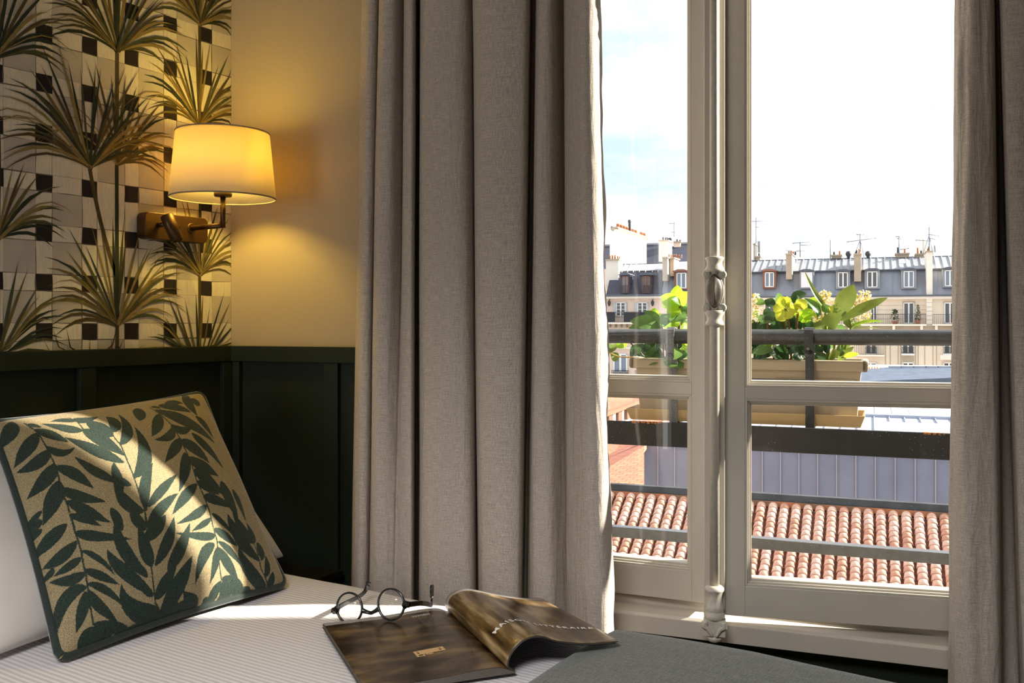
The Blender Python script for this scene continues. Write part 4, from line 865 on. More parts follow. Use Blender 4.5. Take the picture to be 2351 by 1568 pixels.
plant_leaves(p1, OA, [(1290,440,985,285,190,0),(1285,435,1245,105,210,0),(1300,430,1425,215,190,0),(1215,460,1035,320,210,0),(1280,455,1105,655,190,0),(1310,450,1445,610,130,1),(1300,440,1150,330,120,1),
    (1000,790,905,570,210,0),(1015,785,1145,580,190,1),(1000,795,710,525,160,1),(985,805,475,690,210,1),(975,810,555,655,130,1),(960,815,450,805,130,1),(1100,675,1405,650,150,1),(1220,725,1425,715,90,1),(870,640,880,480,140,0),(1240,600,1100,720,120,0),(1320,520,1440,420,110,1),(1280,700,1150,790,100,0),(1300,820,1420,760,110,0)],
    (.34, .41), MS, fold=.22, wav=.10)
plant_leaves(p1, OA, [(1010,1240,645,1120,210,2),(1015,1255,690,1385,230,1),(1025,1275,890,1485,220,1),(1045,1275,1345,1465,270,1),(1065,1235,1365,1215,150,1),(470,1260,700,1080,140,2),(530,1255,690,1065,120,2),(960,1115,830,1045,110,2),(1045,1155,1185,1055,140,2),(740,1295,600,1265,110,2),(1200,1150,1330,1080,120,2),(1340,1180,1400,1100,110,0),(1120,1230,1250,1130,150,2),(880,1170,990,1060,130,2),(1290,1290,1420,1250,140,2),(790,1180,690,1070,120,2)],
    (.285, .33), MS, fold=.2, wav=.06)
plant_leaves(p1, OA, [(155,1205,110,1045,120,1),(165,1212,250,1060,100,3),(160,1220,275,1335,130,3),(375,1130,250,1065,100,0),(440,1040,405,1140,100,0),(0,1155,50,1335,90,3),(20,1160,-60,1060,90,3)], (.34, .38), MS, fold=.15)
# middle: hellebore with a lime flower
p2 = thing('hellebore', 'dark leaved hellebore with an open lime yellow flower in the planter', 'plant', (1.29, .37, 1.08), FW)
OB = (1720, 620, 7.13)
for pts in ([(610, 660, 0), (640, 830, 0), (660, 970, 0), (690, 1470, 0)], [(800, 690, 0), (780, 880, 0), (770, 1470, 0)], [(300, 860, 0), (330, 1200, 0), (420, 1470, 0)], [(560, 800, 0), (590, 1000, 0), (640, 1300, 0)]):
    stemtube(p2, OB, pts, .36, .0028, STEMR)
ox, oy, k_ = OB; cF = Vector(at(ox, oy, k_, 602, 648, .315))
fl = thing  # (petals are parts of the plant)
for (x, y, w) in ((505, 432, 175), (625, 430, 140), (716, 560, 150), (700, 785, 175), (455, 825, 185), (388, 610, 170)):
    tt = Vector(at(ox, oy, k_, x, y, .315)); leaf(p2, PET, cF, tt, w/k_*SCL, -.10, (0, -1, .15), 'petal', fold=-.10, obov=.95, wav=.04)
m = MB()
for k in range(16):
    a = k*2.4; r = .0035+.0035*(k % 3)/2; m.tube([cF+Vector((0, -.002, 0)), cF+Vector((r*math.cos(a), -.010, r*math.sin(a)))], [.0004, .0008], 5)
m.build('stamens', mat('stamen', S(150, 156, 60), rough=.6), p2, FW)
cB = Vector(at(ox, oy, k_, 800, 640, .335))
for (x, y, w) in ((925, 490, 200), (770, 520, 130), (720, 690, 130), (830, 560, 150)): leaf(p2, PET, cB, at(ox, oy, k_, x, y, .33), w/k_*SCL, .2, (0, -1, .1), 'petal', fold=.2, obov=.8)
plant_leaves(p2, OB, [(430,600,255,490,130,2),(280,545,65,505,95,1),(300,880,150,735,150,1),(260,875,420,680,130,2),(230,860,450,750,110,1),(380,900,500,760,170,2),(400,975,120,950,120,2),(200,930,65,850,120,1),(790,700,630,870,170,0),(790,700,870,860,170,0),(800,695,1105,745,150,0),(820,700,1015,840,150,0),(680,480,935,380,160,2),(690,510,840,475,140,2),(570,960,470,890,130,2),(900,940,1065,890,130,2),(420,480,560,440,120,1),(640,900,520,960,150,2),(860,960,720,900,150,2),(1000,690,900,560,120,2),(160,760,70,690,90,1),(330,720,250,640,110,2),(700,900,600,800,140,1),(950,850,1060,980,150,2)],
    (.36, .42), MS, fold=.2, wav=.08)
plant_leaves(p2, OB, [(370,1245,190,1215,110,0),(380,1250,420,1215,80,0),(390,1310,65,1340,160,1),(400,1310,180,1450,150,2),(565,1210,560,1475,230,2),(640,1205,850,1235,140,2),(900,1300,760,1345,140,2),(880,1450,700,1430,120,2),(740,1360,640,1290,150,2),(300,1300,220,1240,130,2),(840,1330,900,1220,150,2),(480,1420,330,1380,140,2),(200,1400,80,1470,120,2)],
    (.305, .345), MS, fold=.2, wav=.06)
# right: skimmia with cream flower heads and long leaves
p3 = thing('skimmia', 'skimmia with long olive leaves and cream flower clusters at the planter end', 'plant', (1.44, .37, 1.08), FW)
for pts in ([(1240, 980, 0), (1260, 1220, 0), (1285, 1470, 0)], [(1310, 980, 0), (1305, 1300, 0), (1300, 1470, 0)], [(1400, 980, 0), (1390, 1300, 0), (1350, 1470, 0)], [(1500, 1000, 0), (1480, 1250, 0), (1430, 1440, 0)], [(1140, 1220, 0), (1200, 1370, 0), (1260, 1470, 0)], [(1245, 700, 0), (1255, 980, 0)], [(1640, 790, 0), (1660, 990, 0), (1560, 1300, 0)]):
    stemtube(p3, OB, pts, .37, .0030, STEMG)
leaf(p3, LOL, at(*OB, 1320, 710, .36), at(*OB, 905, 15, .35), 78/7.13*SCL, -.10, (.6, -1, .2), fold=.5, obov=.35, nu=12)
leaf(p3, LM, at(*OB, 1180, 740, .35), at(*OB, 900, 460, .34), 130/7.13*SCL, .10, (.5, -1, .5), fold=.4, obov=.5)
leaf(p3, LOL, at(*OB, 1450, 800, .345), at(*OB, 1715, 240, .36), 290/7.13*SCL, .08, (-.3, -1, .1), fold=.10, obov=.62, nu=12)
leaf(p3, LM, at(*OB, 1480, 790, .40), at(*OB, 1690, 480, .42), 120/7.13*SCL, .04, (.4, -1, .1), fold=.2)
OC = (1700, 480, 3.611)
leaf(p3, LOL, at(*OC, 830, 925, .345), at(*OC, 1218, 735, .37), 82/3.611*SCL, .06, (.1, -1, .5), fold=.2, obov=.5, nu=12)
leaf(p3, LG, at(*OC, 915, 965, .36), at(*OC, 1188, 930, .37), 46/3.611*SCL, .05, (0, -.6, 1), fold=.25, obov=.5)
leaf(p3, LOL, at(*OC, 955, 992, .36), at(*OC, 1168, 993, .37), 24/3.611*SCL, .04, (0, -.4, 1), fold=.2, obov=.5)
leaf(p3, LOL, at(*OB, 1400, 985, .315), at(*OB, 1310, 700, .31), 300/7.13*SCL, .10, (0, -1, .3), fold=.12, obov=1.1, nu=12)
leaf(p3, LOL, at(*OB, 1245, 985, .32), at(*OB, 1055, 880, .31), 170/7.13*SCL, .08, (0, -1, .4), fold=.15, obov=.8)
plant_leaves(p3, OB, [(1260,970,1230,800,120,0),(1490,980,1525,890,110,1),(1260,700,1235,590,90,4),(1340,700,1375,590,90,4),(1300,700,1200,560,110,1),(1180,560,970,480,120,0),(1190,620,1050,540,130,0),(1420,760,1390,560,120,1),(1680,970,1600,760,140,3),(1700,960,1760,850,130,3),(1380,980,1330,900,110,3)], (.35, .42), MS, fold=.2)
plant_leaves(p3, OB, [(1360,1470,1375,1285,160,3),(1255,1460,1085,1345,100,2),(1465,1450,1715,1255,80,3),(1550,1415,1800,1372,70,0),(1480,1400,1560,1260,110,2),(1180,1380,1100,1250,130,2),(1230,1340,1330,1240,110,2),(1440,1470,1590,1440,70,3),(1150,1440,1060,1400,110,2)], (.325, .40), MS, fold=.2)
def fill_leaves(parent, s0, s1, n0, n1, z0, z1, num, mats):      # foliage standing further back in the box
    for q in range(num):
        s_ = prg.uniform(s0, s1); n = prg.uniform(n0, n1); zt_ = prg.uniform(z0, z1); L = prg.uniform(.035, .060); a = prg.uniform(-1.2, 1.2)
        b = Vector((s_, n, zt_-L*.6)); t_ = b+Vector((L*math.sin(a), prg.uniform(-.02, .02), L*math.cos(a)))
        leaf(parent, mats[prg.randrange(len(mats))], b, t_, L*prg.uniform(.45, .62), prg.uniform(.05, .2), (prg.uniform(-.6, .6), -1, prg.uniform(.1, .8)), fold=.2, wav=.08)
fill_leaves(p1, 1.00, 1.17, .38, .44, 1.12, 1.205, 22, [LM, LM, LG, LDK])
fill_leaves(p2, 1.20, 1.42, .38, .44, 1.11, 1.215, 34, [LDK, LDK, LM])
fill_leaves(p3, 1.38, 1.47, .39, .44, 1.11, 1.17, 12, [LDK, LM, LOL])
FLW = mat('floret_cream', S(250, 244, 222), rough=.6, transl=.35); FLY = mat('floret_yellow', S(226, 200, 70), rough=.6, transl=.3)
for (cx, cy, rx, ry, nf) in ((700, 725, 52, 46, 70), (725, 800, 62, 55, 70), (1025, 720, 54, 42, 60), (985, 840, 95, 85, 150), (650, 905, 45, 40, 40), (130, 740, 34, 36, 30), (130, 815, 40, 45, 36), (120, 900, 36, 40, 26)):
    c0 = Vector(at(*OC, cx, cy, .385)); m = MB()
    for k in range(nf):
        t_ = prg.uniform(0, 6.283); r_ = prg.random()**.5; dn = prg.uniform(-1, .6)*.016
        p = c0+Vector((rx/3.611*SCL*r_*math.cos(t_), dn, ry/3.611*SCL*r_*math.sin(t_)))
        f = (p-c0+Vector((0, -.022, .008))).normalized(); q = f.to_track_quat('Z', 'Y').to_matrix(); R5 = prg.uniform(.0028, .0042)
        vs = [p]+[p+q @ Vector((R5*(1 if j % 2 == 0 else .42)*math.cos(math.pi*j/4), R5*(1 if j % 2 == 0 else .42)*math.sin(math.pi*j/4), .0012)) for j in range(8)]
        m.add(vs, [(0, 1+j, 1+(j+1) % 8) for j in range(8)], 0 if prg.random() < .72 else 1)
        m.tube([p-f*.007, p], .0006, 3, 1, cap=False)
    m.build('flower_cluster', [FLW, FLY], p3, FW, kind='stuff')
# ================================================================== ROOFS BELOW THE WINDOW
TILE = [mat('terracotta_a', S(236, 184, 158), rough=.8, noise=(14, .22)), mat('terracotta_b', S(242, 200, 178), rough=.8, noise=(14, .2)), mat('terracotta_c', S(222, 162, 134), rough=.8, noise=(14, .25))]
TDARK = mat('terracotta_dark', S(150, 92, 70), rough=.9, noise=(6, .4)); ZINCD = mat('dark_flashing', S(70, 72, 73), rough=.5, metal=.2, noise=(3, .5))
tr_ = thing('tiled_roof', 'terracotta barrel tile roof just below the railing', 'roof', (0, 12.5, -3.2), FW)
RA, RB = Vector((0, 13.95, -1.80)), Vector((0, 11.55, -3.06)); rd = (RB-RA).normalized(); RLn = (RB-RA).length; rn = Vector((0, -rd.z, rd.y)); rn = rn if rn.z > 0 else -rn
CP_, RP_ = .183, .125; c_lo, c_hi = -34, 24; rows = int(RLn/RP_)
m = MB(); m.add([(-6.4, *(RA-rn*.03)[1:]), (4.6, *(RA-rn*.03)[1:]), (4.6, *(RB-rn*.03)[1:]), (-6.4, *(RB-rn*.03)[1:]), (-6.4, 13.95, -4.2), (4.6, 13.95, -4.2), (4.6, 11.55, -4.2), (-6.4, 11.55, -4.2)],
               [(3, 2, 1, 0), (0, 1, 5, 4), (3, 7, 6, 2), (0, 4, 7, 3), (1, 2, 6, 5), (4, 5, 6, 7)]); m.build('roof_bed', TDARK, tr_, FW)
def tile_geo():
    seg = 8; vs = []
    for (y, r, h) in ((0, .066, .0), (-.150, .077, .016)):          # upper end tucks under the tile above
        for k in range(seg+1):
            a = math.pi*k/seg; vs.append((r*math.cos(a), y, r*.92*math.sin(a)+h))
    for k in range(seg+1):
        a = math.pi*k/seg; vs.append((.066*math.cos(a), -.150, .060*math.sin(a)+.010))
    w = seg+1; fs = [(k, k+1, w+k+1, w+k) for k in range(seg)]+[(w+k, w+k+1, 2*w+k+1, 2*w+k) for k in range(seg)]
    return vs, fs
tv, tf = tile_geo(); tmesh = []
for q in TILE:
    me = bpy.data.meshes.new('roof_tile'); me.from_pydata(tv, [], tf); me.materials.append(q); me.polygons.foreach_set('use_smooth', [True]*len(tf)); me.update(); tmesh.append(me)
trg = random.Random(5); Rt = Matrix((( -1, 0, 0), (0, -rd.y, rn.y), (0, -rd.z, rn.z))).to_4x4()
far_ = MB(); cnt = 0
vis_rows = sorted(range(rows), reverse=True)
for r in range(rows):
    for c in range(c_lo, c_hi+1):
        p = RA+rd*(RP_*r-.01)+Vector((CP_*c+.045+trg.uniform(-.003, .003), 0, 0)); Mt = Matrix.Translation(p) @ Rt @ Matrix.Rotation(trg.uniform(-.03, .03), 4, 'Z')
        ti = trg.choice((0, 0, 1, 1, 2))
        if 7 <= r <= 15 and -17 <= c <= 15 and cnt < 300:
            link('roof_tile', tmesh[ti], tr_, FW @ Mt); cnt += 1
        else: far_.add(tv, tf, ti, True, Mt)
far_.build('roof_tiles', TILE, tr_, FW, kind='stuff')
m = MB(); m.box(-6.4, 4.6, 13.93, 14.06, -1.735, -1.625); m.prism([(13.90, -1.735), (14.0, -1.735), (14.0, -1.72)], -6.4, 4.6, 'x'); m.build('flashing', ZINCD, tr_, FW)
ORG = mat('ridge_mortar', S(196, 116, 74), rough=.9, noise=(5, .5), col2=S(120, 92, 70))
m = MB(); m.box(-6.4, 4.6, 13.90, 14.02, -1.83, -1.735); m.build('ridge_band', ORG, tr_, FW)

ZINC = mat('zinc_sheet', S(132, 138, 156), rough=.42, metal=.25, noise=(1.3, .12), spec=.5); ZINC2 = mat('zinc_sheet_skylit', S(168, 174, 190), rough=.45, metal=.2, noise=(1.0, .1))  # second zinc is paler, with sky light put into its colour
def P3(u, v, n): s_, z_ = wp(u, v, n); return (s_, n, z_)
def slab(mb, pts, th, m=0):          # a quad given thickness downwards
    a = [Vector(p) for p in pts]; b = [p-Vector((0, 0, th)) for p in a]
    mb.add(a+b, [(0, 1, 2, 3), (7, 6, 5, 4)]+[(k, 4+k, 4+(k+1) % 4, (k+1) % 4) for k in range(4)], m)
ZSEAM = mat('zinc_seam', S(170, 166, 172), rough=.4, metal=.2)
# zinc clad building beyond the tiles
zb = thing('zinc_building', 'grey blue zinc clad building with standing seams behind the tile roof', 'building', (3, 21, -6), FW)
s0, zt = wp(1478, 1012, 20); s1 = s0+14; _, zb0 = wp(1478, 1180, 20)
m = MB(); m.box(s0, s1, 20, 27, -6.5, zt); m.build('wall', ZINC, zb, FW)
rz0, rz1 = zt+.02, wp(1800, 950, 27)[1]
m = MB(); m.add([(s0-.06, 19.94, rz0), (s1, 19.94, rz0), (s1, 27, rz1), (s0+2.2, 27, rz1), (s0-.06, 19.94, rz0-.1), (s1, 19.94, rz0-.1), (s1, 27, rz1-.4), (s0+2.2, 27, rz1-.4)],
                [(0, 1, 2, 3), (7, 6, 5, 4), (0, 4, 5, 1), (1, 5, 6, 2), (2, 6, 7, 3), (3, 7, 4, 0)]); m.build('roof', ZINC2, zb, FW)
pit = .400
for k in range(0, 34):
    x = s0+.35+pit*k
    MB().box(x-.010, x+.010, 19.955, 20.0, -6.5, zt).build('wall_seam', ZSEAM, zb, FW)
    if x > s0+2.3:
        m = MB(); slab(m, [(x-.012, 19.94, rz0+.035), (x+.012, 19.94, rz0+.035), (x+.012, 27, rz1+.035), (x-.012, 27, rz1+.035)], .04); m.build('roof_seam', ZINC2, zb, FW)
m = MB(); m.box(s0+2.2, s1, 26.9, 27.2, rz1-.1, rz1+.08); m.build('ridge_cap', ZINC2, zb, FW)
a0, a1 = wp(2035, 985, 22.5)[0], wp(2240, 985, 22.5)[0]
m = MB(); slab(m, [P3(2036, 1003, 21), P3(2240, 1012, 21), P3(2240, 975, 23.6), P3(2036, 968, 23.6)], .03); m.build('metal_sheet', mat('pale_metal', S(178, 182, 196), rough=.4, metal=.2, noise=(4, .2)), zb, FW)
# pale terrace beyond, in square slabs
tw = thing('white_terrace', 'flat white paved roof terrace behind the zinc building', 'roof', (9, 30, -2), FW)
tz = wp(2080, 957, 27.6)[1]
PALE = mat('pale_slab', S(236, 232, 224), rough=.8, noise=(1.5, .1)); JNT = mat('slab_joint', S(150, 146, 140), rough=.9)
sl0, sl1 = wp(1965, 900, 27.4)[0], 24.0
MB().box(sl0, sl1, 27.4, 44, tz-1.2, tz-.03).build('terrace_base', JNT, tw, FW)
sp = .50
k = 0
for j in range(7):
    n0 = 27.4+j*(.52 if j < 3 else .52); n1 = n0+.50
    for i in range(26):
        a = sl0+.02+i*sp
        if a+sp < 22: MB().box(a, a+sp-.025, n0, n1-.0, tz-.03, tz).build('paving_slab', PALE, tw, FW)
MB().box(sl0+.02, 23.9, 27.4+7*.52, 44, tz-.03, tz).build('paving', PALE, tw, FW)
# dark slate roof with a short run of red ridge tiles
SLATE = mat('slate_blue', S(92, 104, 124), rough=.55, noise=(2.5, .25), stretch=(1, 1, 6), bump=(8, .3))
sr = thing('slate_roof', 'dark blue slate roof with red ridge tiles beyond the terrace', 'roof', (14, 47, -4), FW)
m = MB(); q = [P3(1890, 880, 45), P3(2300, 862, 45), P3(2300, 842, 49), P3(1890, 845, 49)]; slab(m, q, .3); m.build('slate_slope', SLATE, sr, FW)
m = MB(); m.box(wp(1890, 840, 49)[0], wp(2300, 840, 49)[0], 49, 55, -8, wp(2000, 848, 49)[1]); m.build('wall', JNT, sr, FW)
for k in range(9):
    a = wp(1966+6.3*k, 848, 48.9); m = MB(); m.tube([(a[0], 48.6, a[1]-.05), (a[0], 49.1, a[1]+.08)], .07, 8); m.build('ridge_tile', TILE[2], sr, FW)
for k in range(8):
    a = wp(2040+28*k, 843, 49); MB().box(a[0], a[0]+.62, 48.9, 49.15, a[1]-.05, a[1]+.06).build('ridge_cap', ZINC2, sr, FW)
m = MB(); slab(m, [P3(2010, 878, 45.2), P3(2013, 878, 45.2), P3(2023, 845, 48.9), P3(2020, 845, 48.9)], .12); m.build('hip_strip', ZINCD, sr, FW)
# red roofs on the left
def roofmat(name, c1, c2, sx, sy):
    mt = bpy.data.materials.new(name); mt.use_nodes = True; t = mt.node_tree; b = t.nodes['Principled BSDF']; b.inputs['Roughness'].default_value = .85
    c = N(t, 'ShaderNodeTexCoord'); br_ = N(t, 'ShaderNodeTexBrick'); br_.inputs['Color1'].default_value = (*c1, 1); br_.inputs['Color2'].default_value = (*c2, 1); br_.inputs['Mortar'].default_value = (*[x*.45 for x in c1], 1)
    br_.inputs['Scale'].default_value = 1; br_.inputs['Brick Width'].default_value = sx; br_.inputs['Row Height'].default_value = sy; br_.inputs['Mortar Size'].default_value = .012
    t.links.new(c.outputs['UV'], br_.inputs['Vector']); t.links.new(br_.outputs['Color'], b.inputs['Base Color'])
    bp = N(t, 'ShaderNodeBump'); bp.inputs['Strength'].default_value = .5; bp.inputs['Distance'].default_value = .02; t.links.new(br_.outputs['Fac'], bp.inputs['Height']); bp.invert = True; t.links.new(bp.outputs[0], b.inputs['Normal']); return mt
FLAT_T = roofmat('flat_red_tiles', S(206, 130, 100), S(186, 112, 86), .22, .16)
rr = thing('red_tile_roof', 'red flat tile roof corner left of the zinc building', 'roof', (-4, 17, -4), FW)
def uvslab(mb, pts, th):
    a = [Vector(p) for p in pts]; ex = (a[1]-a[0]).normalized(); nn = (a[1]-a[0]).cross(a[3]-a[0]).normalized(); ey = nn.cross(ex)
    b = [p-Vector((0, 0, th)) for p in a]; uv = [((p-a[0]).dot(ex), (p-a[0]).dot(ey)) for p in a]
    mb.add(a+b, [(0, 1, 2, 3), (7, 6, 5, 4)]+[(k, 4+k, 4+(k+1) % 4, (k+1) % 4) for k in range(4)], 0, False, None, uv+uv)
m = MB(); uvslab(m, [P3(1300, 1128, 15.0), P3(1479, 1122, 15.0), P3(1479, 1024, 19.2), P3(1300, 1110, 17.0)], .15); m.build('near_slope', FLAT_T, rr, FW)
m = MB(); uvslab(m, [P3(1300, 1110, 17.0), P3(1479, 1024, 19.2), P3(1532, 955, 27.5), P3(1395, 985, 25.5)], .15); m.build('sunny_slope', FLAT_T, rr, FW)
m = MB(); a_ = [wp(1300, 1128, 15.1), wp(1479, 1122, 15.1)]; m.box(a_[0][0]-.5, a_[0][0]+.3, 15.2, 17, -7, -2.4); m.build('wall', mat('render_cream', S(226, 214, 196), rough=.9, noise=(1, .1)), rr, FW)
rh = thing('red_roofed_house', 'white walled house with red roof and brown rafters far left', 'house', (-8, 30, -4), FW)
m = MB(); slab(m, [P3(1330, 1012, 27.0), P3(1482, 948, 33.0), P3(1482, 930, 33.2), P3(1330, 978, 27.2)], .05)
m = MB(); m.add([P3(1330, 1015, 27), P3(1482, 950, 34), P3(1482, 925, 34), P3(1330, 968, 27), P3(1330, 1015, 30), P3(1482, 950, 37), P3(1482, 925, 37), P3(1330, 968, 30)], [(0, 1, 2, 3), (4, 7, 6, 5), (0, 4, 5, 1), (1, 5, 6, 2), (2, 6, 7, 3), (3, 7, 4, 0)]); m.build('wall', mat('render_white', S(238, 232, 222), rough=.9), rh, FW)
m = MB(); uvslab(m, [P3(1330, 972, 26.5), P3(1486, 914, 33.6), P3(1486, 900, 40), P3(1330, 912, 36)], .12); m.build('roof', FLAT_T, rh, FW)
for (u, v) in ((1345, 975), (1362, 968), (1378, 962), (1396, 956), (1418, 947), (1438, 940), (1458, 931)):
    n = 26.8+(u-1330)*.0455; a = P3(u, v, n); MB().box(a[0]-.10, a[0]+.10, n-.25, n+.3, a[2]-.34, a[2]+.05).build('rafter_end', mat('brown_wood', S(112, 78, 60), rough=.8), rh, FW)

# ================================================================== FAR BUILDINGS
STONE = mat('facade_cream', S(240, 224, 204), rough=.9, noise=(.35, .08)); STONEP = mat('facade_pink', S(240, 216, 200), rough=.9, noise=(.35, .07)); STONEL = mat('stone_pale', S(246, 236, 222), rough=.9, noise=(.4, .06)); STONED = mat('stone_grey', S(184, 168, 148), rough=.9, noise=(.6, .15))
ZF = mat('zinc_mansard', S(148, 152, 162), rough=.55, metal=.0, noise=(.5, .18)); ZU = mat('zinc_upper', S(156, 158, 164), rough=.5, metal=.15, noise=(.4, .14)); SLT = mat('slate_mansard', S(74, 76, 92), rough=.6, noise=(1.2, .2))
WFR = mat('far_frame_white', S(240, 238, 236), rough=.5); WFB = mat('far_frame_brown', S(150, 92, 66), rough=.6); WFBR = mat('far_brick', S(142, 100, 86), rough=.9); PANEF = mat('far_pane', S(120, 134, 150), rough=.12, spec=.8); PANED = mat('far_pane_dark', S(82, 82, 84), rough=.12, spec=.8)
POT = mat('chimney_pot', S(196, 122, 80), rough=.8, noise=(2, .2)); BLK = mat('far_black', S(62, 62, 68), rough=.6); LEADG = mat('gutter', S(88, 92, 104), rough=.5)
def fb(mb, u0, u1, v0, v1, n, dn, m=0):        # box whose face n metres out spans the given bearings and elevations
    uc = (u0+u1)/2; a, b = wp(u0, 740, n)[0], wp(u1, 740, n)[0]; z1, z0 = wp(uc, v0, n)[1], wp(uc, v1, n)[1]
    mb.box(a, b, n, n+dn, z0, z1, m); return mb
def F(name, mt, par, *a): m = MB(); fb(m, *a); return m.build(name, mt, par, FW)
def far_window(par, u0, u1, v0, v1, n, frame, pane, bars=0, transom=False):
    w = (u1-u0); fw = max(1.6, w*.09); mid = (u0+u1)/2
    f = MB(); fb(f, u0, u1, v0, v0+fw, n-.10, .10); fb(f, u0, u1, v1-fw, v1, n-.10, .10); fb(f, u0, u0+fw, v0, v1, n-.10, .10); fb(f, u1-fw, u1, v0, v1, n-.10, .10); fb(f, mid-fw*.75, mid+fw*.75, v0, v1, n-.11, .11)
    for k in range(bars): y = v0+(v1-v0)*(k+1)/(bars+1); fb(f, u0, u1, y-.5, y+.5, n-.09, .09)
    fo = f.build('window', frame, par, FW)
    for a, b in ((u0+fw, mid-fw*.75), (mid+fw*.75, u1-fw)): F('pane', pane, fo, a, b, v0+fw, v1-fw, n-.04, .03)
    return fo
def chimney(par, u0, u1, v0, v1, n, dn, mt, pots, cap=True, cc=None):
    c = F('chimney', mt, par, u0, u1, v0, v1, n, dn)
    if cap: F('chimney_cap', STONED, c, u0-1.5, u1+1.5, v0-1.5, v0+1.5, n-.15, dn+.3)
    for (u, h, q) in pots:
        s_, z_ = wp(u, v0-1, n); k = n/2100.; m = MB(); m.lathe([(2.0*k, 0), (1.6*k, h*k*.8), (1.9*k, h*k*.82), (1.8*k, h*k)], (s_, n+dn*.5, z_), 10); m.build('chimney_pot', POT if q == 0 else BLK if q == 1 else ZU, c, FW)
    return c
# ---------- right-hand apartment house
NB = 70.
rb = thing('apartment_house', 'cream stone apartment house with grey zinc mansard roof across the way', 'building', (12, NB, -18), FW)
m = MB(); fb(m, 1600, 2420, 681, 1240, NB, 9); m.build('facade', STONE, rb, FW)
F('cornice', STONEL, rb, 1600, 2420, 681, 687, NB-.45, .6); F('gutter', LEADG, rb, 1600, 2420, 677.5, 681.5, NB-.55, .7)
def mans(par, name, u0, u1, v0, v1, n0, n1, mt, u0t=None, u1t=None):
    """sloping sheet from (v1 at n0) up to (v0 at n1)"""
    m = MB(); a, b = wp(u0, 740, n0)[0], wp(u1, 740, n0)[0]; uc = (u0+u1)/2; z0 = wp(uc, v1, n0)[1]; z1 = wp(uc, v0, n1)[1]
    at_, bt_ = (wp(u0t, 740, n1)[0] if u0t else a), (wp(u1t, 740, n1)[0] if u1t else b)
    vs = [(a, n0, z0), (b, n0, z0), (bt_, n1, z1), (at_, n1, z1), (a, n1+2, z0), (b, n1+2, z0), (bt_, n1+2, z1), (at_, n1+2, z1)]
    m.add(vs, [(0, 1, 2, 3), (4, 7, 6, 5), (3, 2, 6, 7), (0, 3, 7, 4), (1, 5, 6, 2), (0, 4, 5, 1)]); return m.build(name, mt, par, FW), (a, b, z0, z1)
_, (ma, mb_, mz0, mz1) = mans(rb, 'mansard', 1600, 2420, 619, 679, NB, NB+1.3, ZF)
_, (ua, ub, uz0, uz1) = mans(rb, 'upper_roof', 1600, 2420, 592, 621, NB+1.2, NB+4.6, ZU)
F('ridge', LEADG, rb, 1600, 2420, 591, 594, NB+4.5, .5); F('break_trim', LEADG, rb, 1600, 2420, 618.5, 621, NB+1.0, .4)
for k in range(56):                                    # standing seams
    x = ua+.35+k*.49; m = MB(); slab(m, [(x, NB+1.2, uz0+.07), (x+.07, NB+1.2, uz0+.07), (x+.07, NB+4.6, uz1+.07), (x, NB+4.6, uz1+.07)], .12); m.build('roof_seam', ZU, rb, FW)
    if k % 2 == 0: m = MB(); slab(m, [(x, NB-.04, mz0), (x+.04, NB-.04, mz0), (x+.04, NB+1.26, mz1), (x, NB+1.26, mz1)], .06); m.build('mansard_seam', ZF, rb, FW)
def dormer(par, u0, u1, v0, v1, n, body, frame, pane, sill=None, shutter=None, depth=1.6, arch=3.0):
    d = F('dormer', body, par, u0, u1, v0+3, v1+2, n, depth)
    m = MB(); a, b = wp(u0-2.5, 740, n)[0], wp(u1+2.5, 740, n)[0]; uc = (u0+u1)/2; z0 = wp(uc, v0+4, n)[1]; zt_ = wp(uc, v0-arch*.3, n)[1]
    m.prism([(a, z0), (b, z0), (b, z0+.05), ((a+b)/2+(b-a)*.2, zt_), ((a+b)/2-(b-a)*.2, zt_), (a, z0+.05)], n-.25, n+depth, 'y'); m.build('dormer_roof', LEADG if body is not WFBR else WFBR, d, FW)
    w0, w1 = u0+(u1-u0)*.16, u1-(u1-u0)*.16
    if shutter: F('shutter', shutter, d, w0-2, w1+2, v0+6, v1-1, n-.12, .12)
    else: far_window(par, w0, w1, v0+6, v1-1, n-.02, frame, pane)
    return d
dormer(rb, 1751, 1782, 619, 660, NB+.15, WFBR, WFR, PANEF); dormer(rb, 1836, 1868, 619, 661, NB+.15, ZF, WFR, PANEF, shutter=mat('shutter_white', S(232, 230, 236), rough=.6))
dormer(rb, 1919, 1952, 619, 661, NB+.15, ZU, WFR, PANED); dormer(rb, 1985, 2020, 617, 661, NB+.15, ZU, WFR, PANED); dormer(rb, 2069, 2104, 616, 661, NB+.15, ZU, WFR, PANEF); dormer(rb, 2164, 2198, 614, 658, NB+.15, ZU, WFR, PANEF); dormer(rb, 1660, 1694, 620, 661, NB+.15, ZF, WFR, PANED)
chimney(rb, 1804.5, 1818, 583, 641, NB-.1, 3.4, STONED, ((1812, 10, 0), (1817, 8, 0), (1822, 8, 1), (1807, 12, 2)))
chimney(rb, 1961, 1977, 583, 646, NB-.1, 2.8, STONED, ((1966, 10, 1), (1972, 13, 0), (1964, 6, 1)))
chimney(rb, 2127, 2141, 577, 678, NB-.2, 2.6, STONEL, ((2135, 12, 0), (2133, 8, 0), (2149, 14, 2)))
for u0, u1, v0, v1, pots in ((1909, 1932, 586, 593, ((1914, 8, 1), (1927, 10, 0))), (2057, 2087, 582, 591, ((2062, 14, 1), (2078, 10, 0))), (2103, 2121, 583, 591, ((2108, 14, 0), (2116, 8, 1))), (1735, 1745, 589, 598, ((1740, 8, 1),)), (1730, 1734, 560, 598, ((1732, 3, 2),))): chimney(rb, u0, u1, v0, v1, NB+4.4, 1.6, STONED, pots)
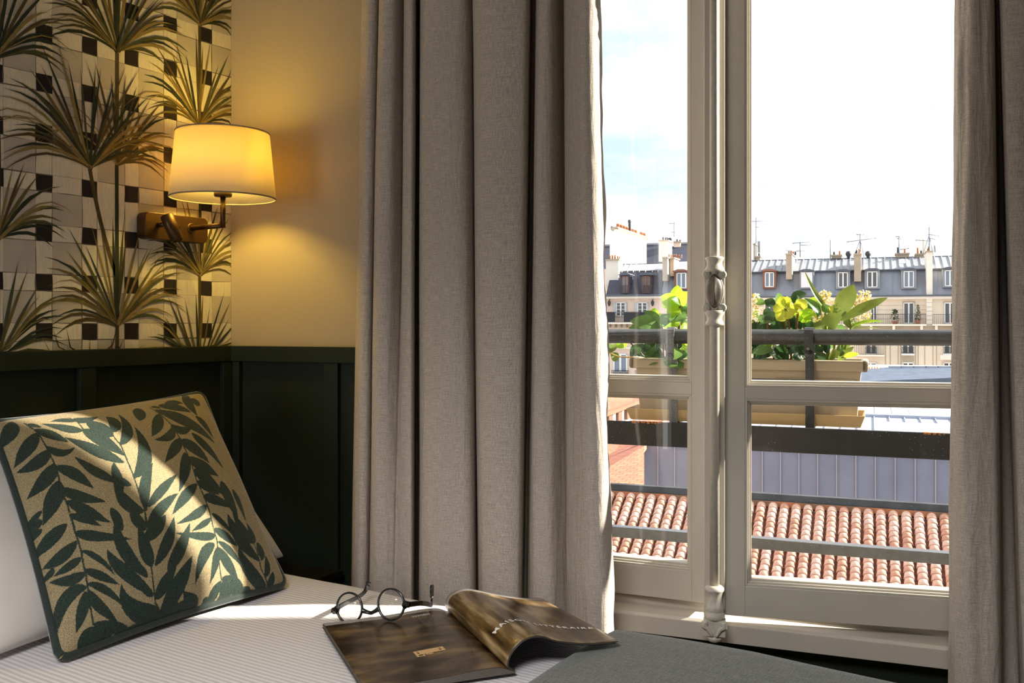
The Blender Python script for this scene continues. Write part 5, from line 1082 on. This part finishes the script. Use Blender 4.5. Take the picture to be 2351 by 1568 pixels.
for u in (1948, 1993):
    s_, z_ = wp(u, 594, NB+4.4); m = MB(); m.lathe([(.12, 0), (.12, .18), (.20, .28), (.22, .42), (.16, .55), (.05, .60)], (s_, NB+4.6, z_), 12); m.build('roof_vent', BLK, rb, FW)
s_, z_ = wp(2120, 590, NB+4.4); m = MB(); m.lathe([(.08, 0), (.08, 1.3), (.11, 1.32), (.11, 1.42)], (s_, NB+4.6, z_), 10); m.build('flue_pipe', STONEL, rb, FW)
m = MB(); slab(m, [P3(2065.5, 603.5, NB+2.9), P3(2083.5, 603.5, NB+2.9), P3(2083.5, 594.5, NB+4.0), P3(2065.5, 594.5, NB+4.0)], .14); m.build('skylight', WFR, rb, FW)
F('pilaster', STONEL, rb, 2127, 2140, 681, 757, NB-.35, .4)
for k in range(6): F('pilaster_joint', STONED, rb, 2126.6, 2140.4, 694+10*k, 694.6+10*k, NB-.37, .03)
for (u0, u1) in ((2074, 2099), (2168, 2194), (1999, 2013), (1755, 1778), (1846, 1868)):
    far_window(rb, u0, u1, 694.5, 743, NB-.05, WFR, PANED); F('window_surround', STONED, rb, u0-1.5, u1+1.5, 692.5, 694.5, NB-.15, .15)
for v in (702, 712, 722, 732): F('stone_course', STONED, rb, 1600, 2126, v, v+.5, NB-.02, .02)
# balconies with their rails
F('balcony_slab', STONEL, rb, 1700, 2127, 744, 748, NB-.95, .95); F('balcony_slab', STONEL, rb, 2141, 2420, 744, 748, NB-.95, .95); F('balcony_frieze', STONED, rb, 1700, 2420, 748, 757, NB-.5, .5)
for u in (1950, 2000, 2052, 2116, 2150, 2190): F('corbel', STONEL, rb, u-3, u+3, 748, 760, NB-.85, .85)
def far_rail(par, u0, u1, v0, v1, n, step):
    r_ = F('balcony_rail', BLK, par, u0, u1, v0, v0+.9, n, .05); F('rail_foot', BLK, r_, u0, u1, v1-1.0, v1, n, .05)
    m = MB(); u = u0
    while u <= u1: fb(m, u-.35, u+.35, v0, v1, n, .03); u += step
    m.build('balusters', BLK, r_, FW, kind='stuff')
far_rail(rb, 1760, 2126, 721, 745, NB-.9, 4.2); far_rail(rb, 2142, 2400, 721, 745, NB-.9, 4.2)
for (u0, u1, v0, v1) in ((1987, 2013, 775, 812), (2071, 2099, 775, 812), (2167, 2195, 775, 812), (1985, 2013, 832, 872), (2072, 2098, 832, 872), (2166, 2192, 832, 872), (1760, 1786, 775, 812), (1845, 1871, 775, 812)):
    far_window(rb, u0, u1, v0, v1, NB-.05, WFR, PANED)
    if v0 < 800: F('window_sill', WFR, rb, u0-1, u1+1, v1, v1+3.5, NB-.3, .3); far_rail(rb, u0, u1, 797, 811, NB-.22, 2.6)
F('balcony_slab', STONEL, rb, 1960, 2031, 814, 818, NB-.8, .8); far_rail(rb, 1962, 2030, 792, 814, NB-.8, 4.2)
for u in (2033, 2044, 2062, 2068, 2102, 2108, 2123, 2142, 2150): F('facade_joint', STONED, rb, u-.7, u+.7, 760, 900, NB-.03, .03)
F('carved_panel', STONED, rb, 2071, 2098, 819, 829, NB-.1, .1); F('carved_corbel', STONEL, rb, 2159, 2200, 815, 826, NB-.5, .5)
SHR = mat('far_shrub', S(70, 92, 56), rough=.8, noise=(6, .4), transl=.2)
def clump(par_name, label, u, v0, v1, w, n, cone, seed):
    t_ = thing(par_name, label, 'plant', (wp(u, v1, n)[0], n, wp(u, v1, n)[1]), FW); r_ = random.Random(seed); s_, zt_ = wp(u, v0, n); _, zb_ = wp(u, v1, n); k = n/2150; H = zt_-zb_
    pot = MB(); pot.lathe([(w*k*.30, 0), (w*k*.42, H*.22)], (s_, n, zb_), 12); pot.build('plant_pot', mat('pot_terracotta', S(186, 128, 96), rough=.85), t_, FW)
    m = MB()
    for q in range(240 if cone else 130):
        h = r_.random()**(1.3 if cone else .8); R_l = w*k*.5*((1-h)**.7 if cone else (.5+.5*math.sin(math.pi*min(1, h+.2)))); a = r_.uniform(0, 6.283); rr_ = R_l*(r_.random()**.4)
        p = Vector((s_+rr_*math.cos(a), n+rr_*math.sin(a), zb_+H*(.2+.8*h))); d = Vector((r_.uniform(-1, 1), r_.uniform(-1, 1), r_.uniform(-.2, 1))).normalized(); e = d.cross(Vector((.3, .5, .8))).normalized(); l = .10 if cone else .15
        m.add([p, p+d*l*.5+e*l*.28, p+d*l, p+d*l*.5-e*l*.28], [(0, 1, 2, 3)])
    m.build('foliage', SHR, t_, FW, kind='stuff')
clump('potted_shrub', 'loose potted shrub on the far balcony beside the french window', 2055, 711, 744, 16, NB-.5, False, 3)
clump('topiary_cone', 'clipped cone shaped topiary in a pot on the far balcony', 2107.5, 701, 744, 15, NB-.5, True, 4)
# ---------- left-hand house
NL = 62.
lb = thing('slate_roofed_house', 'pinkish town house with dark slate mansard and brown framed dormers', 'building', (-6, NL, -18), FW)
m = MB(); fb(m, 1000, 1660, 683, 1200, NL, 7); m.build('facade', STONEP, lb, FW)
F('cornice', STONEL, lb, 1000, 1660, 681.5, 686, NL-.5, .6); F('gutter', LEADG, lb, 1000, 1660, 677, 681.5, NL-.6, .7)
mans(lb, 'mansard', 1391, 1521, 621, 678, NL, NL+1.6, SLT, 1404, 1521); mans(lb, 'upper_roof', 1402, 1521, 606, 622, NL+1.5, NL+4.2, ZU, 1412, 1521)
mans(lb, 'mansard', 1519, 1660, 621, 678, NL, NL+1.2, ZF); mans(lb, 'upper_roof', 1519, 1660, 600, 622, NL+1.1, NL+4.0, ZU)
for k, u in enumerate((1414, 1427, 1440, 1453, 1467, 1481, 1497, 1510, 1556, 1570, 1584)):
    m = MB(); slab(m, [P3(u, 622, NL+1.4), P3(u+1.6, 622, NL+1.4), P3(u+9.6, 606 if u < 1520 else 601, NL+4.1), P3(u+8, 606 if u < 1520 else 601, NL+4.1)], .1); m.build('roof_seam', STONEL, lb, FW)
F('ridge', LEADG, lb, 1410, 1521, 605, 607, NL+4.1, .4)
for (u0, u1) in ((1424, 1446), (1469, 1497)):
    d = dormer(lb, u0, u1, 628, 674, NL+.1, SLT, WFB, PANEF if u0 < 1450 else PANED, arch=5)
    far_rail(lb, u0-2, u1+2, 655, 674, NL-.3, 3.0)
dormer(lb, 1548, 1580, 620, 663, NL+.1, WFBR, WFR, PANEF, arch=5)
chimney(lb, 1521, 1532, 591, 645, NL-.1, 1.8, STONED, ((1530, 9, 0), (1535, 8, 0))); chimney(lb, 1538, 1547, 592, 634, NL+.6, 1.8, STONED, ((1541, 9, 0), (1546, 9, 0), (1553, 8, 0), (1559, 8, 2)))
chimney(lb, 1391, 1420, 596, 660, NL+1.0, 1.2, STONEL, ((1395, 11, 0), (1401, 11, 0), (1407, 11, 0), (1413, 9, 0), (1417, 8, 0)))
SHUT = mat('shutter_grey', S(196, 204, 206), rough=.6)
for (u0, u1) in ((1414, 1436), (1463, 1486)):
    far_window(lb, u0, u1, 694, 726, NL-.05, WFR, PANED, bars=3); F('shutter', SHUT, lb, u0-5, u0-.5, 694, 726, NL-.1, .06); F('shutter', SHUT, lb, u1+.5, u1+3, 694, 726, NL-.1, .06)
for u in (1399, 1498.5):
    s_, z_ = wp(u, 703, NL-.2); m = MB(); m.lathe([(.03, 0), (.10, .12), (.12, .30), (.05, .38), (.02, .46)], (s_, NL-.25, z_), 8); m.tube([(s_, NL-.25, z_+.4), (s_, NL, z_+.5)], .02, 5); m.build('wall_lantern', BLK, lb, FW)
F('balcony_slab', STONEL, lb, 1300, 1490, 740, 744, NL-.9, .9); far_rail(lb, 1330, 1488, 716, 740, NL-.85, 3.0); F('balcony_panel', BLK, lb, 1432, 1487, 717, 740, NL-.80, .03); F('balcony_panel', BLK, lb, 1388, 1412, 717, 740, NL-.80, .03)
for k in range(7): F('corbel', STONED, lb, 1392+13*k, 1398+13*k, 744, 752, NL-.6, .6)
F('string_course', STONEL, lb, 1000, 1660, 796, 800, NL-.25, .25)
for (u0, u1) in ((1408, 1440), (1462, 1490)):
    far_window(lb, u0, u1, 812, 856, NL-.05, WFR, PANEF); far_rail(lb, u0-4, u1+4, 850, 858, NL-.3, 2.4); F('window_sill', STONEL, lb, u0-4, u1+4, 858, 861, NL-.3, .3)
# ---------- houses behind the left roof
tb = thing('white_chimney_wall', 'tall blank white chimney wall with a row of clay pots', 'chimney', (-8, 72, 0), FW)
m = MB(); n0 = 72.
A_ = [P3(1415.5, 606, n0), P3(1484, 606, n0+6.5), P3(1484, 548, n0+6.5), P3(1415.5, 526, n0)]; B_ = [P3(1400, 606, n0+.6), P3(1400, 528, n0+.6)]
vs = A_+[P3(1400, 606, n0+1.2), P3(1462, 606, n0+8.5), P3(1462, 548, n0+8.5), P3(1400, 527, n0+1.2)]
m.add(vs, [(0, 1, 2, 3), (4, 0, 3, 7), (5, 6, 2, 1), (4, 7, 6, 5), (3, 2, 6, 7), (0, 4, 5, 1)]); m.build('wall', mat('limewash', S(250, 248, 244), rough=.9), tb, FW)
m = MB(); m.tube([P3(1405, 525.5, n0+.6), P3(1417, 524.5, n0+.2), P3(1485, 547.5, n0+6.7)], .16, 4, smooth=False); m.build('coping', STONED, tb, FW)
for k in range(10):
    t_ = k/9; u = 1419+t_*60; v = 524+t_*21; n = n0+.6+t_*6.4
    if k in (4, 7): continue
    s_, z_ = wp(u, v, n); m = MB(); m.lathe([(.15, 0), (.13, .26), (.16, .28), (.15, .36)], (s_, n, z_), 8); m.build('chimney_pot', POT, tb, FW)
s_, z_ = wp(1445.5, 532, n0+3); m = MB(); m.lathe([(.11, 0), (.11, .75), (.14, .8), (.14, .95), (.10, 1.0)], (s_, n0+3, z_), 10); m.build('flue_pipe', BLK, tb, FW)
s_, z_ = wp(1403, 527, n0+.6); m = MB(); m.lathe([(.10, 0), (.10, .28)], (s_, n0+.9, z_), 8); m.build('flue_pipe', BLK, tb, FW)
bb = thing('slate_gabled_block', 'dark slate roof block with stone chimneys behind the white chimney wall', 'building', (2, 84, -10), FW)
mans(bb, 'roof', 900, 1640, 567, 620, 84, 87, SLT); F('ridge', ZU, bb, 900, 1640, 565, 568.5, 86.9, .5); F('wall', STONEP, bb, 900, 1640, 620, 900, 84, 6)
chimney(bb, 1512.5, 1533, 552, 600, 82.5, 2, STONEP, ((1517, 9, 1), (1523, 8, 1), (1527, 8, 1))); chimney(bb, 1547, 1562, 555, 569, 86.5, 1.5, STONEP, ((1551, 6, 1), (1558, 5, 1)))
ac = F('air_conditioner', WFR, bb, 1532, 1547, 544, 566, 86.4, .5)
for v in (550, 560):
    s_, z_ = wp(1537.5, v, 86.35); m = MB(); m.lathe([(.17, 0), (.17, .04)], (0, 0, 0), 14, M=Matrix.Translation((s_, 86.4, z_)) @ Matrix.Rotation(math.pi/2, 4, 'X')); m.build('fan_grille', BLK, ac, FW)
# ---------- antennas and masts
ANT = mat('antenna_metal', S(120, 128, 140), rough=.5, metal=.3)
def antenna(label, u, v0, v1, n, bars, stays=False, name='tv_antenna'):
    s_, zt_ = wp(u, v0, n); _, zb_ = wp(u, v1, n); k = n/2150; t_ = thing(name, label, 'antenna', (s_, n, zb_), FW)
    MB().tube([(s_, n, zb_), (s_, n, zt_)], .035, 5).build('mast', ANT, t_, FW)
    for (v, du0, du1, tilt) in bars:
        z_ = wp(u, v, n)[1]; m = MB(); a = (s_+du0*k, n-.2, z_-tilt*k*.5); b = (s_+du1*k, n+.2, z_+tilt*k*.5); m.tube([a, b], .022, 4)
        c = max(3, int(abs(du1-du0)/3.5))
        for q in range(c):
            p = Vector(a).lerp(Vector(b), (q+.5)/c); m.tube([p-Vector((0, .25, .0)), p+Vector((0, .25, .0))], .010, 3); 
        for q in (0, c-1):
            p = Vector(a).lerp(Vector(b), (q+.5)/c); m.tube([p-Vector((0, 0, .06)), p+Vector((0, 0, .06))], .014, 3)
        m.build('crossbar', ANT, t_, FW)
    if stays:
        for du in (-14, 8): MB().tube([(s_, n, wp(u, v0+(v1-v0)*.35, n)[1]), (s_+du*k, n, zb_-.4)], .02, 4).build('stay_wire', ANT, t_, FW)
antenna('antenna with two slim crossbars behind the left hand grey chimney', 1837, 556, 590, NB+2, ((557, -16, 20, 3), (563, 2, 23, 0), (576, -8, 10, 1)))
antenna('widest antenna with braced mast on the middle chimney', 1975, 537, 578, NB+1.5, ((538.5, -8, 9, 0), (551, -28, 34, 8)), True)
antenna('small twin topped antenna above the clay pots right of the skylight chimney', 2064, 542, 585, NB+4, ((543.5, -7, 8, 0), (548, -4, 5, 0), (572, 2, 20, 3)))
antenna('tallest mast with dish arms by the pale chimney slab', 2133.5, 521, 575, NB+1, ((540, -3, 20, -3), (552, -28, 4, -2), (548, -2, 12, -3)), True)
antenna('thin mast with panel aerial beside the window post', 1736, 500, 596, NB+4.6, ((508, -12, 20, 1), (521, -1, 6, 1)))
antenna('needle thin whip mast between the two middle chimneys', 1906.5, 551, 593, NB+4.6, ())
antenna('slim aerial on the dark slate roof beside the air conditioner', 1547.5, 510, 560, 87.5, ((513, -10, 3, 0), (533, -5, 3, 0)))
F('panel_aerial', ZU, rb, 1739.5, 1745, 554, 580, NB+4.8, .12)
s_, z_ = wp(1808, 573, NB); m = MB(); m.lathe([(.02, -.05), (.14, .0), (.15, .02)], (0, 0, 0), 14, M=Matrix.Translation((s_, NB-.3, z_)) @ Matrix.Rotation(math.pi/2, 4, 'X')); m.build('satellite_dish', WFR, rb, FW)
# ---------- ground far below
MB().add([(-200, 4, -18), (200, 4, -18), (200, 200, -18), (-200, 200, -18)], [(0, 1, 2, 3)]).build('ground', mat('street', S(150, 146, 140), rough=.9, noise=(.2, .2)), fr=FW, kind='structure')
